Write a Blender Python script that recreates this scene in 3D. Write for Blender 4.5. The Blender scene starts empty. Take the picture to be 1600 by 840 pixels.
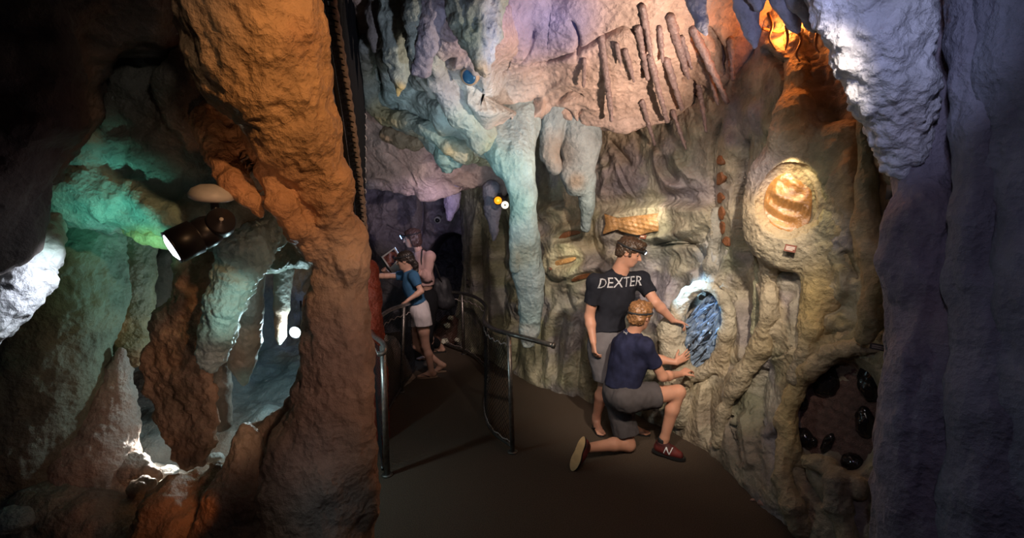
import bpy, bmesh, math, random
import numpy as np
from mathutils import Vector, Matrix, Euler, Quaternion
from mathutils.bvhtree import BVHTree

SC = bpy.context.scene
COL = SC.collection
PI = math.pi
random.seed(7)
RNG = np.random.default_rng(11)

# ------------------------------------------------------------------ camera
CAM_H = 2.2
FPX = 800.0
PITCH = math.atan(117 / 800.0)
cd = bpy.data.cameras.new('camera')
cam = bpy.data.objects.new('camera', cd)
COL.objects.link(cam)
cam.location = (0, 0, CAM_H)
cam.rotation_euler = (PI / 2 - PITCH, 0, 0)
cd.sensor_width = 36
cd.lens = 36 * FPX / 1600
cd.clip_start = 0.05
SC.camera = cam
CP, SP = math.cos(PITCH), math.sin(PITCH)


def P(px, py, d):
    """point of the place seen at photo position (px, py), d metres ahead of the camera (along world y)"""
    x = (px - 800) / FPX
    u = (420 - py) / FPX
    dy = CP + u * SP
    dz = u * CP - SP
    s = d / dy
    return np.array([x * s, d, CAM_H + dz * s])


def PF(px, py, z=0.0):
    x = (px - 800) / FPX
    u = (420 - py) / FPX
    dy = CP + u * SP
    dz = u * CP - SP
    s = (z - CAM_H) / dz
    return np.array([x * s, dy * s, z])


def PX(p, X):
    """point at photo position p on the plane x = X"""
    x = (p[0] - 800) / FPX
    u = (420 - p[1]) / FPX
    s = X / x
    return np.array([X, (CP + u * SP) * s, CAM_H + (u * CP - SP) * s])


def proj(V):
    """photo positions of points V (n,3)"""
    rel = V - np.array([0, 0, CAM_H])
    f = rel[:, 1] * CP - rel[:, 2] * SP
    u = rel[:, 1] * SP + rel[:, 2] * CP
    f = np.where(f < 0.05, 0.05, f)
    return np.stack([800 + FPX * rel[:, 0] / f, 420 - FPX * u / f], 1)


def unit(v):
    v = np.array(v, float)
    return v / np.linalg.norm(v)


def pxm(d):
    return d / FPX          # metres per pixel at distance d


# ------------------------------------------------------------------ noise
def _hash(ix, iy, iz, seed):
    h = (ix.astype(np.int64) * 374761393 + iy.astype(np.int64) * 668265263 + iz.astype(np.int64) * 2147483647 + seed * 974711) & 0xffffffff
    h = ((h ^ (h >> 13)) * 1274126177) & 0xffffffff
    return (h ^ (h >> 16)) & 0xffffffff


_G = np.array([[1, 1, 0], [-1, 1, 0], [1, -1, 0], [-1, -1, 0], [1, 0, 1], [-1, 0, 1], [1, 0, -1], [-1, 0, -1],
               [0, 1, 1], [0, -1, 1], [0, 1, -1], [0, -1, -1]], dtype=np.float32)


def noise(p, seed=0):
    p = np.asarray(p, dtype=np.float32)
    i = np.floor(p).astype(np.int32)
    f = p - i
    u = f * f * f * (f * (f * 6 - 15) + 10)
    r = 0
    for dx in (0, 1):
        wx = u[:, 0] if dx else 1 - u[:, 0]
        for dy in (0, 1):
            wy = u[:, 1] if dy else 1 - u[:, 1]
            for dz in (0, 1):
                wz = u[:, 2] if dz else 1 - u[:, 2]
                g = _G[_hash(i[:, 0] + dx, i[:, 1] + dy, i[:, 2] + dz, seed) % 12]
                d = g[:, 0] * (f[:, 0] - dx) + g[:, 1] * (f[:, 1] - dy) + g[:, 2] * (f[:, 2] - dz)
                r = r + wx * wy * wz * d
    return r


def fbm(p, oct=4, seed=0, gain=0.5):
    a, s, r = 1.0, 1.0, 0
    for k in range(oct):
        r = r + a * noise(p * s, seed + k * 17)
        a *= gain
        s *= 2.03
    return r


def ridged(p, oct=3, seed=0):
    a, s, r = 1.0, 1.0, 0
    for k in range(oct):
        r = r + a * (0.5 - np.abs(noise(p * s, seed + k * 31)) * 1.6)
        a *= 0.5
        s *= 2.1
    return r


def worley(p, seed=0):
    """distance to the nearest cell point"""
    i = np.floor(p).astype(np.int32)
    best = np.full(len(p), 9.0, np.float32)
    for dx in (-1, 0, 1):
        for dy in (-1, 0, 1):
            for dz in (-1, 0, 1):
                c = i + np.array([dx, dy, dz])
                h = _hash(c[:, 0], c[:, 1], c[:, 2], seed)
                q = np.stack([(h & 1023) / 1023.0, ((h >> 10) & 1023) / 1023.0, ((h >> 20) & 1023) / 1023.0], 1)
                d = ((c + q - p) ** 2).sum(1)
                best = np.minimum(best, d)
    return np.sqrt(best)


def sstep(a, b, x):
    t = np.clip((x - a) / (b - a), 0, 1)
    return t * t * (3 - 2 * t)


# ------------------------------------------------------------------ signed-distance solids
class Sdf:
    """blend of tapered limbs and ellipsoids, meshed by surface nets"""

    def __init__(s, h, k=0.03):
        s.h = h
        s.k = k
        s.pr = []

    def cone(s, a, b, ra, rb, k=None, flat=None, op='add', cut=None):
        """tapered capsule; flat=(axis, factor): thinner by factor along axis; cut: planes (point, normal) keeping the side against the normal"""
        s.pr.append(('c', np.array(a, float), np.array(b, float), ra, rb, s.k if k is None else k, flat, op, cut))
        return s

    def chain(s, pts, rad, k=None, flat=None, op='add', cut=None):
        for i in range(len(pts) - 1):
            s.cone(pts[i], pts[i + 1], rad[i], rad[i + 1], k, flat, op, cut)
        return s

    def ell(s, c, r, rot=None, k=None, op='add', cut=None):
        s.pr.append(('e', np.array(c, float), np.array(r, float), rot, None, s.k if k is None else k, None, op, cut))
        return s

    def bounds(s, q):
        kind, a, b, ra, rb, k, flat, op, cut = q
        if kind == 'c':
            m = max(ra, rb)
            return np.minimum(a, b) - m, np.maximum(a, b) + m
        m = max(b)
        return a - m, a + m

    def mesh(s, post=None):
        lo = np.min([s.bounds(q)[0] for q in s.pr if q[7] == 'add'], 0)
        hi = np.max([s.bounds(q)[1] for q in s.pr if q[7] == 'add'], 0)
        h = s.h
        lo = lo - 4 * h
        hi = hi + 4 * h
        n = np.ceil((hi - lo) / h).astype(int) + 1
        F = np.full(n, 10.0, np.float32)
        for q in s.pr:
            kind, a, b, ra, rb, k, flat, op, cut = q
            bl, bh = s.bounds(q)
            pad = k + 3 * h
            i0 = np.clip(np.floor((bl - pad - lo) / h).astype(int), 0, n - 1)
            i1 = np.clip(np.ceil((bh + pad - lo) / h).astype(int) + 1, 1, n)
            if np.any(i1 <= i0):
                continue
            ax = [np.arange(i0[j], i1[j], dtype=np.float32) * h + lo[j] for j in range(3)]
            X, Y, Z = np.meshgrid(*ax, indexing='ij')
            if kind == 'c':
                ba = b - a
                L = max(float(ba @ ba), 1e-12)
                x, y, z = X - a[0], Y - a[1], Z - a[2]
                t = np.clip((x * ba[0] + y * ba[1] + z * ba[2]) / L, 0, 1)
                x -= t * ba[0]
                y -= t * ba[1]
                z -= t * ba[2]
                if flat is not None:
                    nx = np.array(flat[0], float)
                    nx /= np.linalg.norm(nx)
                    dn = (x * nx[0] + y * nx[1] + z * nx[2]) * (flat[1] - 1)
                    x += dn * nx[0]
                    y += dn * nx[1]
                    z += dn * nx[2]
                d = np.sqrt(x * x + y * y + z * z) - (ra + t * (rb - ra))
                if flat is not None:
                    d = d * (1 / max(1.0, flat[1] ** 0.5))
            else:
                p = np.stack([X - a[0], Y - a[1], Z - a[2]], -1)
                if ra is not None:
                    R = np.array(ra, np.float32)       # rows: local axes
                    p = p @ R.T
                k0 = np.sqrt(((p / b) ** 2).sum(-1))
                k1 = np.sqrt(((p / (b * b)) ** 2).sum(-1)) + 1e-9
                d = k0 * (k0 - 1) / k1
            if cut:
                for cp, cn in cut:
                    cn = np.array(cn, float)
                    cn /= np.linalg.norm(cn)
                    d = np.maximum(d, (X - cp[0]) * cn[0] + (Y - cp[1]) * cn[1] + (Z - cp[2]) * cn[2])
            sl = tuple(slice(i0[j], i1[j]) for j in range(3))
            f = F[sl]
            if op == 'add':
                if k > 0:
                    g = np.clip(0.5 + 0.5 * (f - d) / k, 0, 1)
                    r = f + (d - f) * g - k * g * (1 - g)
                else:
                    r = np.minimum(f, d)
            elif op == 'cut':
                r = np.maximum(f, -d)
            elif op == 'soft':      # smooth subtraction
                g = np.clip(0.5 - 0.5 * (f + d) / k, 0, 1)
                r = f + (-d - f) * g + k * g * (1 - g)
            F[sl] = r
        if post is not None:
            F = post(F, lo, h, n)
        return surface_nets(F, lo, h)


def surface_nets(F, lo, h):
    ins = F < 0
    n = np.array(F.shape)
    c = np.zeros(n - 1, np.int8)
    for dx in (0, 1):
        for dy in (0, 1):
            for dz in (0, 1):
                c += ins[dx:n[0] - 1 + dx, dy:n[1] - 1 + dy, dz:n[2] - 1 + dz]
    act = (c > 0) & (c < 8)
    idx = np.argwhere(act)
    ids = np.full(n - 1, -1, np.int32)
    ids[act] = np.arange(len(idx))
    acc = np.zeros((len(idx), 3), np.float32)
    cnt = np.zeros(len(idx), np.float32)
    corners = [(x, y, z) for x in (0, 1) for y in (0, 1) for z in (0, 1)]
    vals = {cn: F[idx[:, 0] + cn[0], idx[:, 1] + cn[1], idx[:, 2] + cn[2]] for cn in corners}
    for ca in corners:
        for ax in range(3):
            if ca[ax]:
                continue
            cb = list(ca)
            cb[ax] = 1
            va, vb = vals[ca], vals[tuple(cb)]
            m = (va < 0) != (vb < 0)
            t = np.where(m, va / np.where(m, va - vb, 1), 0)
            p = np.tile(np.array(ca, np.float32), (len(idx), 1))
            p[:, ax] += t
            acc += p * m[:, None]
            cnt += m
    V = (idx + acc / cnt[:, None]) * h + lo
    Q = []
    for ax in range(3):
        o = [(ax + 1) % 3, (ax + 2) % 3]
        A = [slice(None)] * 3
        B = [slice(None)] * 3
        A[ax] = slice(0, n[ax] - 1)
        B[ax] = slice(1, n[ax])
        fa, fb = ins[tuple(A)], ins[tuple(B)]
        e = np.argwhere(fa != fb)
        e = e[(e[:, o[0]] > 0) & (e[:, o[1]] > 0) & (e[:, o[0]] < n[o[0]] - 1) & (e[:, o[1]] < n[o[1]] - 1)]
        if not len(e):
            continue
        inside_first = fa[e[:, 0], e[:, 1], e[:, 2]]
        q = []
        for (i, j) in ((-1, -1), (0, -1), (0, 0), (-1, 0)):
            r = e.copy()
            r[:, o[0]] += i
            r[:, o[1]] += j
            q.append(ids[r[:, 0], r[:, 1], r[:, 2]])
        q = np.stack(q, 1)
        q[~inside_first] = q[~inside_first][:, ::-1]
        Q.append(q)
    return V.astype(np.float64), np.concatenate(Q)


def vnormals(V, Q):
    n = np.cross(V[Q[:, 2]] - V[Q[:, 0]], V[Q[:, 3]] - V[Q[:, 1]])
    N = np.zeros_like(V)
    for j in range(4):
        for a in range(3):
            N[:, a] += np.bincount(Q[:, j], n[:, a], len(V))
    return N / (np.linalg.norm(N, axis=1)[:, None] + 1e-12)


def relax(V, Q, it=1, lam=0.5):
    for _ in range(it):
        S = np.zeros_like(V)
        c = np.zeros(len(V))
        for j in range(4):
            a, b = Q[:, j], Q[:, (j + 1) % 4]
            for x in range(3):
                S[:, x] += np.bincount(a, V[b, x], len(V))
            c += np.bincount(a, minlength=len(V))
        V = V + lam * (S / np.maximum(c, 1)[:, None] - V)
    return V


# ------------------------------------------------------------------ linking and tagging
def link_mesh(name, V, Q, mat, parent=None, smooth=True, paint=None):
    me = bpy.data.meshes.new(name)
    V = np.ascontiguousarray(V, np.float32)
    if isinstance(Q, np.ndarray):
        k = Q.shape[1]
        me.vertices.add(len(V))
        me.vertices.foreach_set('co', V.ravel())
        me.loops.add(Q.size)
        me.loops.foreach_set('vertex_index', np.ascontiguousarray(Q, np.int32).ravel())
        me.polygons.add(len(Q))
        me.polygons.foreach_set('loop_start', np.arange(0, Q.size, k, dtype=np.int32))
        me.update(calc_edges=True)
    else:
        me.from_pydata(V.tolist(), [], Q)
    me.polygons.foreach_set('use_smooth', np.full(len(me.polygons), smooth, bool))
    if paint is not None:
        at = me.color_attributes.new('paint', 'FLOAT_COLOR', 'POINT')
        c = np.ones((len(V), 4), np.float32)
        c[:, :3] = paint
        at.data.foreach_set('color', c.ravel())
    if mat is not None:
        for m in (mat if isinstance(mat, (list, tuple)) else [mat]):
            me.materials.append(m)
    me.validate()
    o = bpy.data.objects.new(name, me)
    COL.objects.link(o)
    if parent is not None:
        o.parent = parent
    return o


def link_bm(name, bm, mat, parent=None, smooth=True):
    me = bpy.data.meshes.new(name)
    bmesh.ops.recalc_face_normals(bm, faces=bm.faces[:])
    bm.to_mesh(me)
    bm.free()
    me.polygons.foreach_set('use_smooth', np.full(len(me.polygons), smooth, bool))
    for m in (mat if isinstance(mat, (list, tuple)) else [mat]):
        me.materials.append(m)
    o = bpy.data.objects.new(name, me)
    COL.objects.link(o)
    if parent is not None:
        o.parent = parent
    return o


def tag(o, label, cat, group=None, kind=None):
    o['label'] = label
    o['category'] = cat
    if group:
        o['group'] = group
    if kind:
        o['kind'] = kind
    return o


def struct(o, label=None, cat=None):
    o['kind'] = 'structure'
    if label:
        o['label'] = label
    if cat:
        o['category'] = cat
    return o


def thing(name, loc, label, cat, group=None):
    o = bpy.data.objects.new(name, None)
    COL.objects.link(o)
    o.location = tuple(float(v) for v in loc)
    o.empty_display_size = 0.05
    return tag(o, label, cat, group)


def adopt(root, o):
    """o keeps its place in the world and becomes a part of root (an Empty moved, not turned)"""
    o.parent = root
    if root.parent is None:
        o.matrix_parent_inverse = Matrix.Translation(Vector(root.location)).inverted()
    return o


def rebase(o, base):
    """put the origin of a mesh object at base without moving it"""
    b = Vector([float(v) for v in base])
    o.data.transform(Matrix.Translation(-b))
    o.location = b
    return o


# ------------------------------------------------------------------ small solids
def frame_of(d):
    d = Vector(d).normalized()
    a = Vector((0, 0, 1)) if abs(d.z) < 0.9 else Vector((1, 0, 0))
    u = d.cross(a).normalized()
    return u, d.cross(u).normalized(), d


def tube_data(pts, rad, seg=12, cap=True):
    """swept tube with smooth frames; rad: one value or one per point"""
    pts = [Vector([float(c) for c in p]) for p in pts]
    n = len(pts)
    if not hasattr(rad, '__len__'):
        rad = [rad] * n
    V, F = [], []
    t0 = (pts[1] - pts[0]).normalized()
    u = frame_of(t0)[0]
    for i in range(n):
        t = (pts[min(i + 1, n - 1)] - pts[max(i - 1, 0)]).normalized()
        u = (u - t * u.dot(t)).normalized()
        v = t.cross(u)
        for j in range(seg):
            a = 2 * PI * j / seg
            V.append(pts[i] + (u * math.cos(a) + v * math.sin(a)) * rad[i])
    for i in range(n - 1):
        for j in range(seg):
            k = (j + 1) % seg
            F.append([i * seg + j, i * seg + k, (i + 1) * seg + k, (i + 1) * seg + j])
    if cap:
        F.append(list(range(seg))[::-1])
        F.append([(n - 1) * seg + j for j in range(seg)])
    return V, F


def tube(name, pts, rad, mat, parent=None, seg=12, cap=True):
    V, F = tube_data(pts, rad, seg, cap)
    return link_mesh(name, np.array([list(v) for v in V]), F, mat, parent)


def spline(pts, n=8):
    """Catmull-Rom through pts"""
    pts = np.array(pts, float)
    Pn = np.vstack([2 * pts[0] - pts[1], pts, 2 * pts[-1] - pts[-2]])
    out = []
    for i in range(1, len(Pn) - 2):
        for t in np.linspace(0, 1, n, endpoint=False):
            a, b, c, d = Pn[i - 1:i + 3]
            out.append(0.5 * (2 * b + (c - a) * t + (2 * a - 5 * b + 4 * c - d) * t * t + (3 * b - a - 3 * c + d) * t ** 3))
    out.append(pts[-1])
    return np.array(out)


def lathe_data(prof, seg=24):
    """profile [(r, z)] around z"""
    V, F = [], []
    for r, z in prof:
        for j in range(seg):
            a = 2 * PI * j / seg
            V.append((r * math.cos(a), r * math.sin(a), z))
    for i in range(len(prof) - 1):
        for j in range(seg):
            k = (j + 1) % seg
            F.append([i * seg + j, i * seg + k, (i + 1) * seg + k, (i + 1) * seg + j])
    F.append(list(range(seg))[::-1])
    F.append([(len(prof) - 1) * seg + j for j in range(seg)])
    return V, F


def lathe(name, prof, base, direction, mat, parent=None, seg=24, smooth=True):
    V, F = lathe_data(prof, seg)
    u, v, w = frame_of(direction)
    b = Vector([float(c) for c in base])
    V = [list(b + u * p[0] + v * p[1] + w * p[2]) for p in V]
    o = link_mesh(name, np.array(V), F, mat, parent, smooth)
    return o


def add_box(bm, c, size, rot=None, bevel=0):
    r = bmesh.ops.create_cube(bm, size=1)
    vs = r['verts']
    M = Matrix.Translation(Vector([float(x) for x in c])) @ (rot.to_4x4() if rot is not None else Matrix.Identity(4)) @ Matrix.Diagonal((*size, 1))
    bmesh.ops.transform(bm, matrix=M, verts=vs)
    if bevel:
        es = list({e for v in vs for e in v.link_edges})
        bmesh.ops.bevel(bm, geom=es, offset=bevel, segments=2, affect='EDGES')


# ------------------------------------------------------------------ materials
def _nt(name):
    m = bpy.data.materials.new(name)
    m.use_nodes = True
    nt = m.node_tree
    b = nt.nodes['Principled BSDF']
    return m, nt, b


def rock_mat(name, scale=18, bump=0.5, rough=0.6, spec=0.4, tint_var=0.25, dist=0.02, base=None, coat=0.0):
    """painted rock: colours from the 'paint' attribute (or base), grain, pits and bumps from noise"""
    m, nt, b = _nt(name)
    N, L = nt.nodes, nt.links
    tc = N.new('ShaderNodeTexCoord')
    if base is None:
        at = N.new('ShaderNodeAttribute')
        at.attribute_name = 'paint'
        csrc = at.outputs['Color']
    else:
        rgb = N.new('ShaderNodeRGB')
        rgb.outputs[0].default_value = (*base, 1)
        csrc = rgb.outputs[0]
    n1 = N.new('ShaderNodeTexNoise')
    n1.inputs['Scale'].default_value = scale
    n1.inputs['Detail'].default_value = 8
    n1.inputs['Roughness'].default_value = 0.62
    L.new(tc.outputs['Object'], n1.inputs['Vector'])
    n2 = N.new('ShaderNodeTexNoise')
    n2.inputs['Scale'].default_value = scale * 0.22
    n2.inputs['Detail'].default_value = 4
    L.new(tc.outputs['Object'], n2.inputs['Vector'])
    vo = N.new('ShaderNodeTexVoronoi')
    vo.inputs['Scale'].default_value = scale * 1.6
    L.new(tc.outputs['Object'], vo.inputs['Vector'])
    # value variation of the paint itself
    ad = N.new('ShaderNodeMath')
    ad.operation = 'ADD'
    L.new(n1.outputs['Fac'], ad.inputs[0])
    L.new(n2.outputs['Fac'], ad.inputs[1])
    mr = N.new('ShaderNodeMapRange')
    mr.inputs['From Min'].default_value = 0.65
    mr.inputs['From Max'].default_value = 1.35
    mr.inputs['To Min'].default_value = 1 - tint_var
    mr.inputs['To Max'].default_value = 1 + tint_var
    L.new(ad.outputs[0], mr.inputs['Value'])
    mx = N.new('ShaderNodeVectorMath')
    mx.operation = 'SCALE'
    L.new(csrc, mx.inputs[0])
    L.new(mr.outputs[0], mx.inputs['Scale'])
    L.new(mx.outputs[0], b.inputs['Base Color'])
    # relief
    ma = N.new('ShaderNodeMath')
    ma.operation = 'MULTIPLY_ADD'
    ma.inputs[1].default_value = 0.35
    L.new(vo.outputs['Distance'], ma.inputs[0])
    L.new(n1.outputs['Fac'], ma.inputs[2])
    n3 = N.new('ShaderNodeTexNoise')
    n3.inputs['Scale'].default_value = scale * 6
    n3.inputs['Detail'].default_value = 4
    L.new(tc.outputs['Object'], n3.inputs['Vector'])
    mb = N.new('ShaderNodeMath')
    mb.operation = 'MULTIPLY_ADD'
    mb.inputs[1].default_value = 0.18
    L.new(n3.outputs['Fac'], mb.inputs[0])
    L.new(ma.outputs[0], mb.inputs[2])
    bp = N.new('ShaderNodeBump')
    bp.inputs['Strength'].default_value = bump
    bp.inputs['Distance'].default_value = dist
    L.new(mb.outputs[0], bp.inputs['Height'])
    L.new(bp.outputs[0], b.inputs['Normal'])
    b.inputs['Roughness'].default_value = rough
    b.inputs['Specular IOR Level'].default_value = spec
    b.inputs['Coat Weight'].default_value = coat
    b.inputs['Coat Roughness'].default_value = 0.3
    return m


def mat(name, color, rough=0.5, metal=0.0, noise_scale=None, var=0.12, bump=0.0, bump_scale=60, spec=0.5, sss=0.0, emit=None, estr=0.0, coat=0.0, dist=0.003):
    m, nt, b = _nt(name)
    N, L = nt.nodes, nt.links
    b.inputs['Base Color'].default_value = (*color, 1)
    b.inputs['Roughness'].default_value = rough
    b.inputs['Metallic'].default_value = metal
    b.inputs['Specular IOR Level'].default_value = spec
    b.inputs['Coat Weight'].default_value = coat
    if sss:
        b.inputs['Subsurface Weight'].default_value = sss
        b.inputs['Subsurface Radius'].default_value = (0.02, 0.008, 0.004)
        b.inputs['Subsurface Scale'].default_value = 0.3
    if emit:
        b.inputs['Emission Color'].default_value = (*emit, 1)
        b.inputs['Emission Strength'].default_value = estr
    tc = N.new('ShaderNodeTexCoord')
    n1 = N.new('ShaderNodeTexNoise')
    n1.inputs['Scale'].default_value = noise_scale or 25
    n1.inputs['Detail'].default_value = 5
    L.new(tc.outputs['Object'], n1.inputs['Vector'])
    cr = N.new('ShaderNodeValToRGB')
    cr.color_ramp.elements[0].position = 0.3
    cr.color_ramp.elements[1].position = 0.7
    cr.color_ramp.elements[0].color = (*[c * (1 - var) for c in color], 1)
    cr.color_ramp.elements[1].color = (*[min(1, c * (1 + var)) for c in color], 1)
    L.new(n1.outputs['Fac'], cr.inputs['Fac'])
    L.new(cr.outputs[0], b.inputs['Base Color'])
    if bump:
        n2 = N.new('ShaderNodeTexNoise')
        n2.inputs['Scale'].default_value = bump_scale
        n2.inputs['Detail'].default_value = 6
        L.new(tc.outputs['Object'], n2.inputs['Vector'])
        bp = N.new('ShaderNodeBump')
        bp.inputs['Strength'].default_value = bump
        bp.inputs['Distance'].default_value = dist
        L.new(n2.outputs['Fac'], bp.inputs['Height'])
        L.new(bp.outputs[0], b.inputs['Normal'])
    return m


def lamp(name, kind, loc, energy, color, size=0.1, target=None, spot=None, blend=0.5):
    l = bpy.data.lights.new(name, kind)
    l.energy = energy
    l.color = color
    if kind == 'AREA':
        l.size = size
    else:
        l.shadow_soft_size = size
    if kind == 'SPOT':
        l.spot_size = math.radians(spot or 60)
        l.spot_blend = blend
    o = bpy.data.objects.new(name, l)
    COL.objects.link(o)
    o.location = [float(c) for c in loc]
    if target is not None:
        d = Vector([float(a) - float(b) for a, b in zip(target, loc)])
        o.rotation_euler = d.to_track_quat('-Z', 'Y').to_euler()
    return o


def blobs(px, base, items):
    """paint colour per point: soft patches (x, y, radius, colour) in photo positions over a base colour"""
    W = np.full(len(px), 0.25)
    C = np.tile(np.array(base, float), (len(px), 1)) * 0.25
    for it in items:
        x, y, r, c = it[:4]
        ry = it[4] if len(it) > 4 else r
        w = np.exp(-(((px[:, 0] - x) / r) ** 2 + ((px[:, 1] - y) / ry) ** 2) * 1.2)
        W += w
        C += w[:, None] * np.array(c, float)
    return C / W[:, None]


def polydist(px, pts):
    """distance in photo pixels to a polyline, and the fraction along it"""
    best = np.full(len(px), 1e9)
    fr = np.zeros(len(px))
    pts = np.array(pts, float)
    L = np.r_[0, np.cumsum(np.linalg.norm(np.diff(pts, axis=0), axis=1))]
    for i in range(len(pts) - 1):
        a, b = pts[i], pts[i + 1]
        ba = b - a
        t = np.clip(((px - a) @ ba) / (ba @ ba + 1e-9), 0, 1)
        d = np.linalg.norm(px - a - t[:, None] * ba, axis=1)
        m = d < best
        best = np.where(m, d, best)
        fr = np.where(m, (L[i] + t * (L[i + 1] - L[i])) / L[-1], fr)
    return best, fr

# ================================================================== the cave shell
def sculpt(px, feats):
    """relief in metres from folds, cracks, lumps and hollows traced as lines and ovals"""
    D = np.zeros(len(px))
    for f in feats:
        k = f[0]
        if k in 'rc':
            pts, w, amp = f[1:4]
            a = np.array(pts, float)
            m = (px[:, 0] > a[:, 0].min() - 4 * w) & (px[:, 0] < a[:, 0].max() + 4 * w) & (px[:, 1] > a[:, 1].min() - 4 * w) & (px[:, 1] < a[:, 1].max() + 4 * w)
            if not m.any():
                continue
            d, t = polydist(px[m], spline(a, 5))
            fade = sstep(0, 0.18, t) * sstep(0, 0.18, 1 - t) if len(f) < 5 else 1
            # keep line ends full when a fifth item is given
            if k == 'r':
                D[m] += amp * np.exp(-(d / w) ** 2) * fade
            else:
                D[m] -= 1.9 * amp * np.exp(-np.abs(d / (.9 * w)) ** 1.2) * fade
        elif k == 's':          # overlapping flap: raised on the left of the line's direction, sharp drop
            pts, w, amp = f[1:4]
            a = spline(np.array(pts, float), 5)
            d, t = polydist(px, a)
            best = np.full(len(px), 1e9)
            sg = np.zeros(len(px))
            for i in range(len(a) - 1):
                ba = a[i + 1] - a[i]
                tt = np.clip(((px - a[i]) @ ba) / (ba @ ba + 1e-9), 0, 1)
                q = px - a[i] - tt[:, None] * ba
                dd = (q ** 2).sum(1)
                m = dd < best
                best = np.where(m, dd, best)
                sg = np.where(m, ba[0] * q[:, 1] - ba[1] * q[:, 0], sg)
            side = np.where(sg < 0, 1, -1)      # image y points down: negative = left of travel
            fade = sstep(0, 0.12, t) * sstep(0, 0.12, 1 - t)
            D += amp * fade * np.where(side > 0, np.exp(-d / w) * sstep(-2.5, 2.5, d), -0.9 * np.exp(-d / (0.20 * w)))
        elif k == 'e':
            cx, cy, rx, ry, rot, amp, soft = f[1:8]
            c, s = math.cos(math.radians(rot)), math.sin(math.radians(rot))
            x, y = px[:, 0] - cx, px[:, 1] - cy
            r = np.sqrt(((x * c + y * s) / rx) ** 2 + ((-x * s + y * c) / ry) ** 2)
            D += amp * (1 - sstep(1 - soft, 1 + soft, r))
        elif k == 'o':          # ring
            cx, cy, rx, ry, rot, w, amp = f[1:8]
            c, s = math.cos(math.radians(rot)), math.sin(math.radians(rot))
            x, y = px[:, 0] - cx, px[:, 1] - cy
            r = np.sqrt(((x * c + y * s) / rx) ** 2 + ((-x * s + y * c) / ry) ** 2)
            D += amp * np.exp(-((r - 1) / w) ** 2)
    return D


def grid_quads(nu, nv):
    i = np.arange(nu * nv).reshape(nu, nv)
    return np.stack([i[:-1, :-1], i[1:, :-1], i[1:, 1:], i[:-1, 1:]], -1).reshape(-1, 4)


def resample(pts, step):
    L = np.r_[0, np.cumsum(np.linalg.norm(np.diff(pts, axis=0), axis=1))]
    n = int(L[-1] / step) + 2
    s = np.linspace(0, L[-1], n)
    return np.stack([np.interp(s, L, pts[:, k]) for k in range(pts.shape[1])], 1), s


TAN = (.40, .33, .225)
OLIVE = (.26, .255, .17)
PURP = (.27, .235, .29)
PINK = (.50, .36, .30)
BLUE = (.25, .27, .45)
TEAL = (.27, .42, .43)
OCH = (.46, .29, .10)
BRN = (.22, .13, .08)
GREY = (.30, .29, .28)
GRN = (.15, .24, .15)
CREAM = (.56, .50, .36)

# ---- right wall sweeping round to the far end of the path
foot = [PF(1215, 800)[:2], PF(1140, 722)[:2], PF(1085, 690)[:2], PF(1000, 648)[:2], PF(930, 626)[:2], PF(860, 606)[:2], PF(800, 580)[:2], PF(757, 556)[:2]]
wall_plan = [(2.35, 0.6), (2.3, 1.6), (2.2, 2.5)] + [(p[0] + .06, p[1] + .08) for p in foot] + [(-.58, 7.15), (-.72, 7.45), (-.80, 8.0)]
wp, ws = resample(spline(np.array(wall_plan), 12), .0085)
zs = np.arange(-.05, 3.7, .0085)
nu, nv = len(wp), len(zs)
tg = np.gradient(wp, axis=0)
for _ in range(30):
    tg[1:-1] = (tg[:-2] + tg[1:-1] + tg[2:]) / 3
nr = np.stack([-tg[:, 1], tg[:, 0]], 1)
nr /= np.linalg.norm(nr, axis=1)[:, None]        # towards the path
S, Z = np.meshgrid(ws, zs, indexing='ij')
base = np.zeros((nu, nv, 3))
base[:, :, 0] = wp[:, None, 0]
base[:, :, 1] = wp[:, None, 1]
base[:, :, 2] = Z
nrm = np.zeros((nu, nv, 3))
nrm[:, :, :2] = nr[:, None, :]
lean = .12 * np.exp(-(Z / .45) ** 2) + .10 * sstep(1.9, 3.2, Z) - .05 * np.exp(-((Z - 1.3) / .6) ** 2)
V = (base + nrm * lean[:, :, None]).reshape(-1, 3)
NR = nrm.reshape(-1, 3)
wpx = proj(V)

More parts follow.
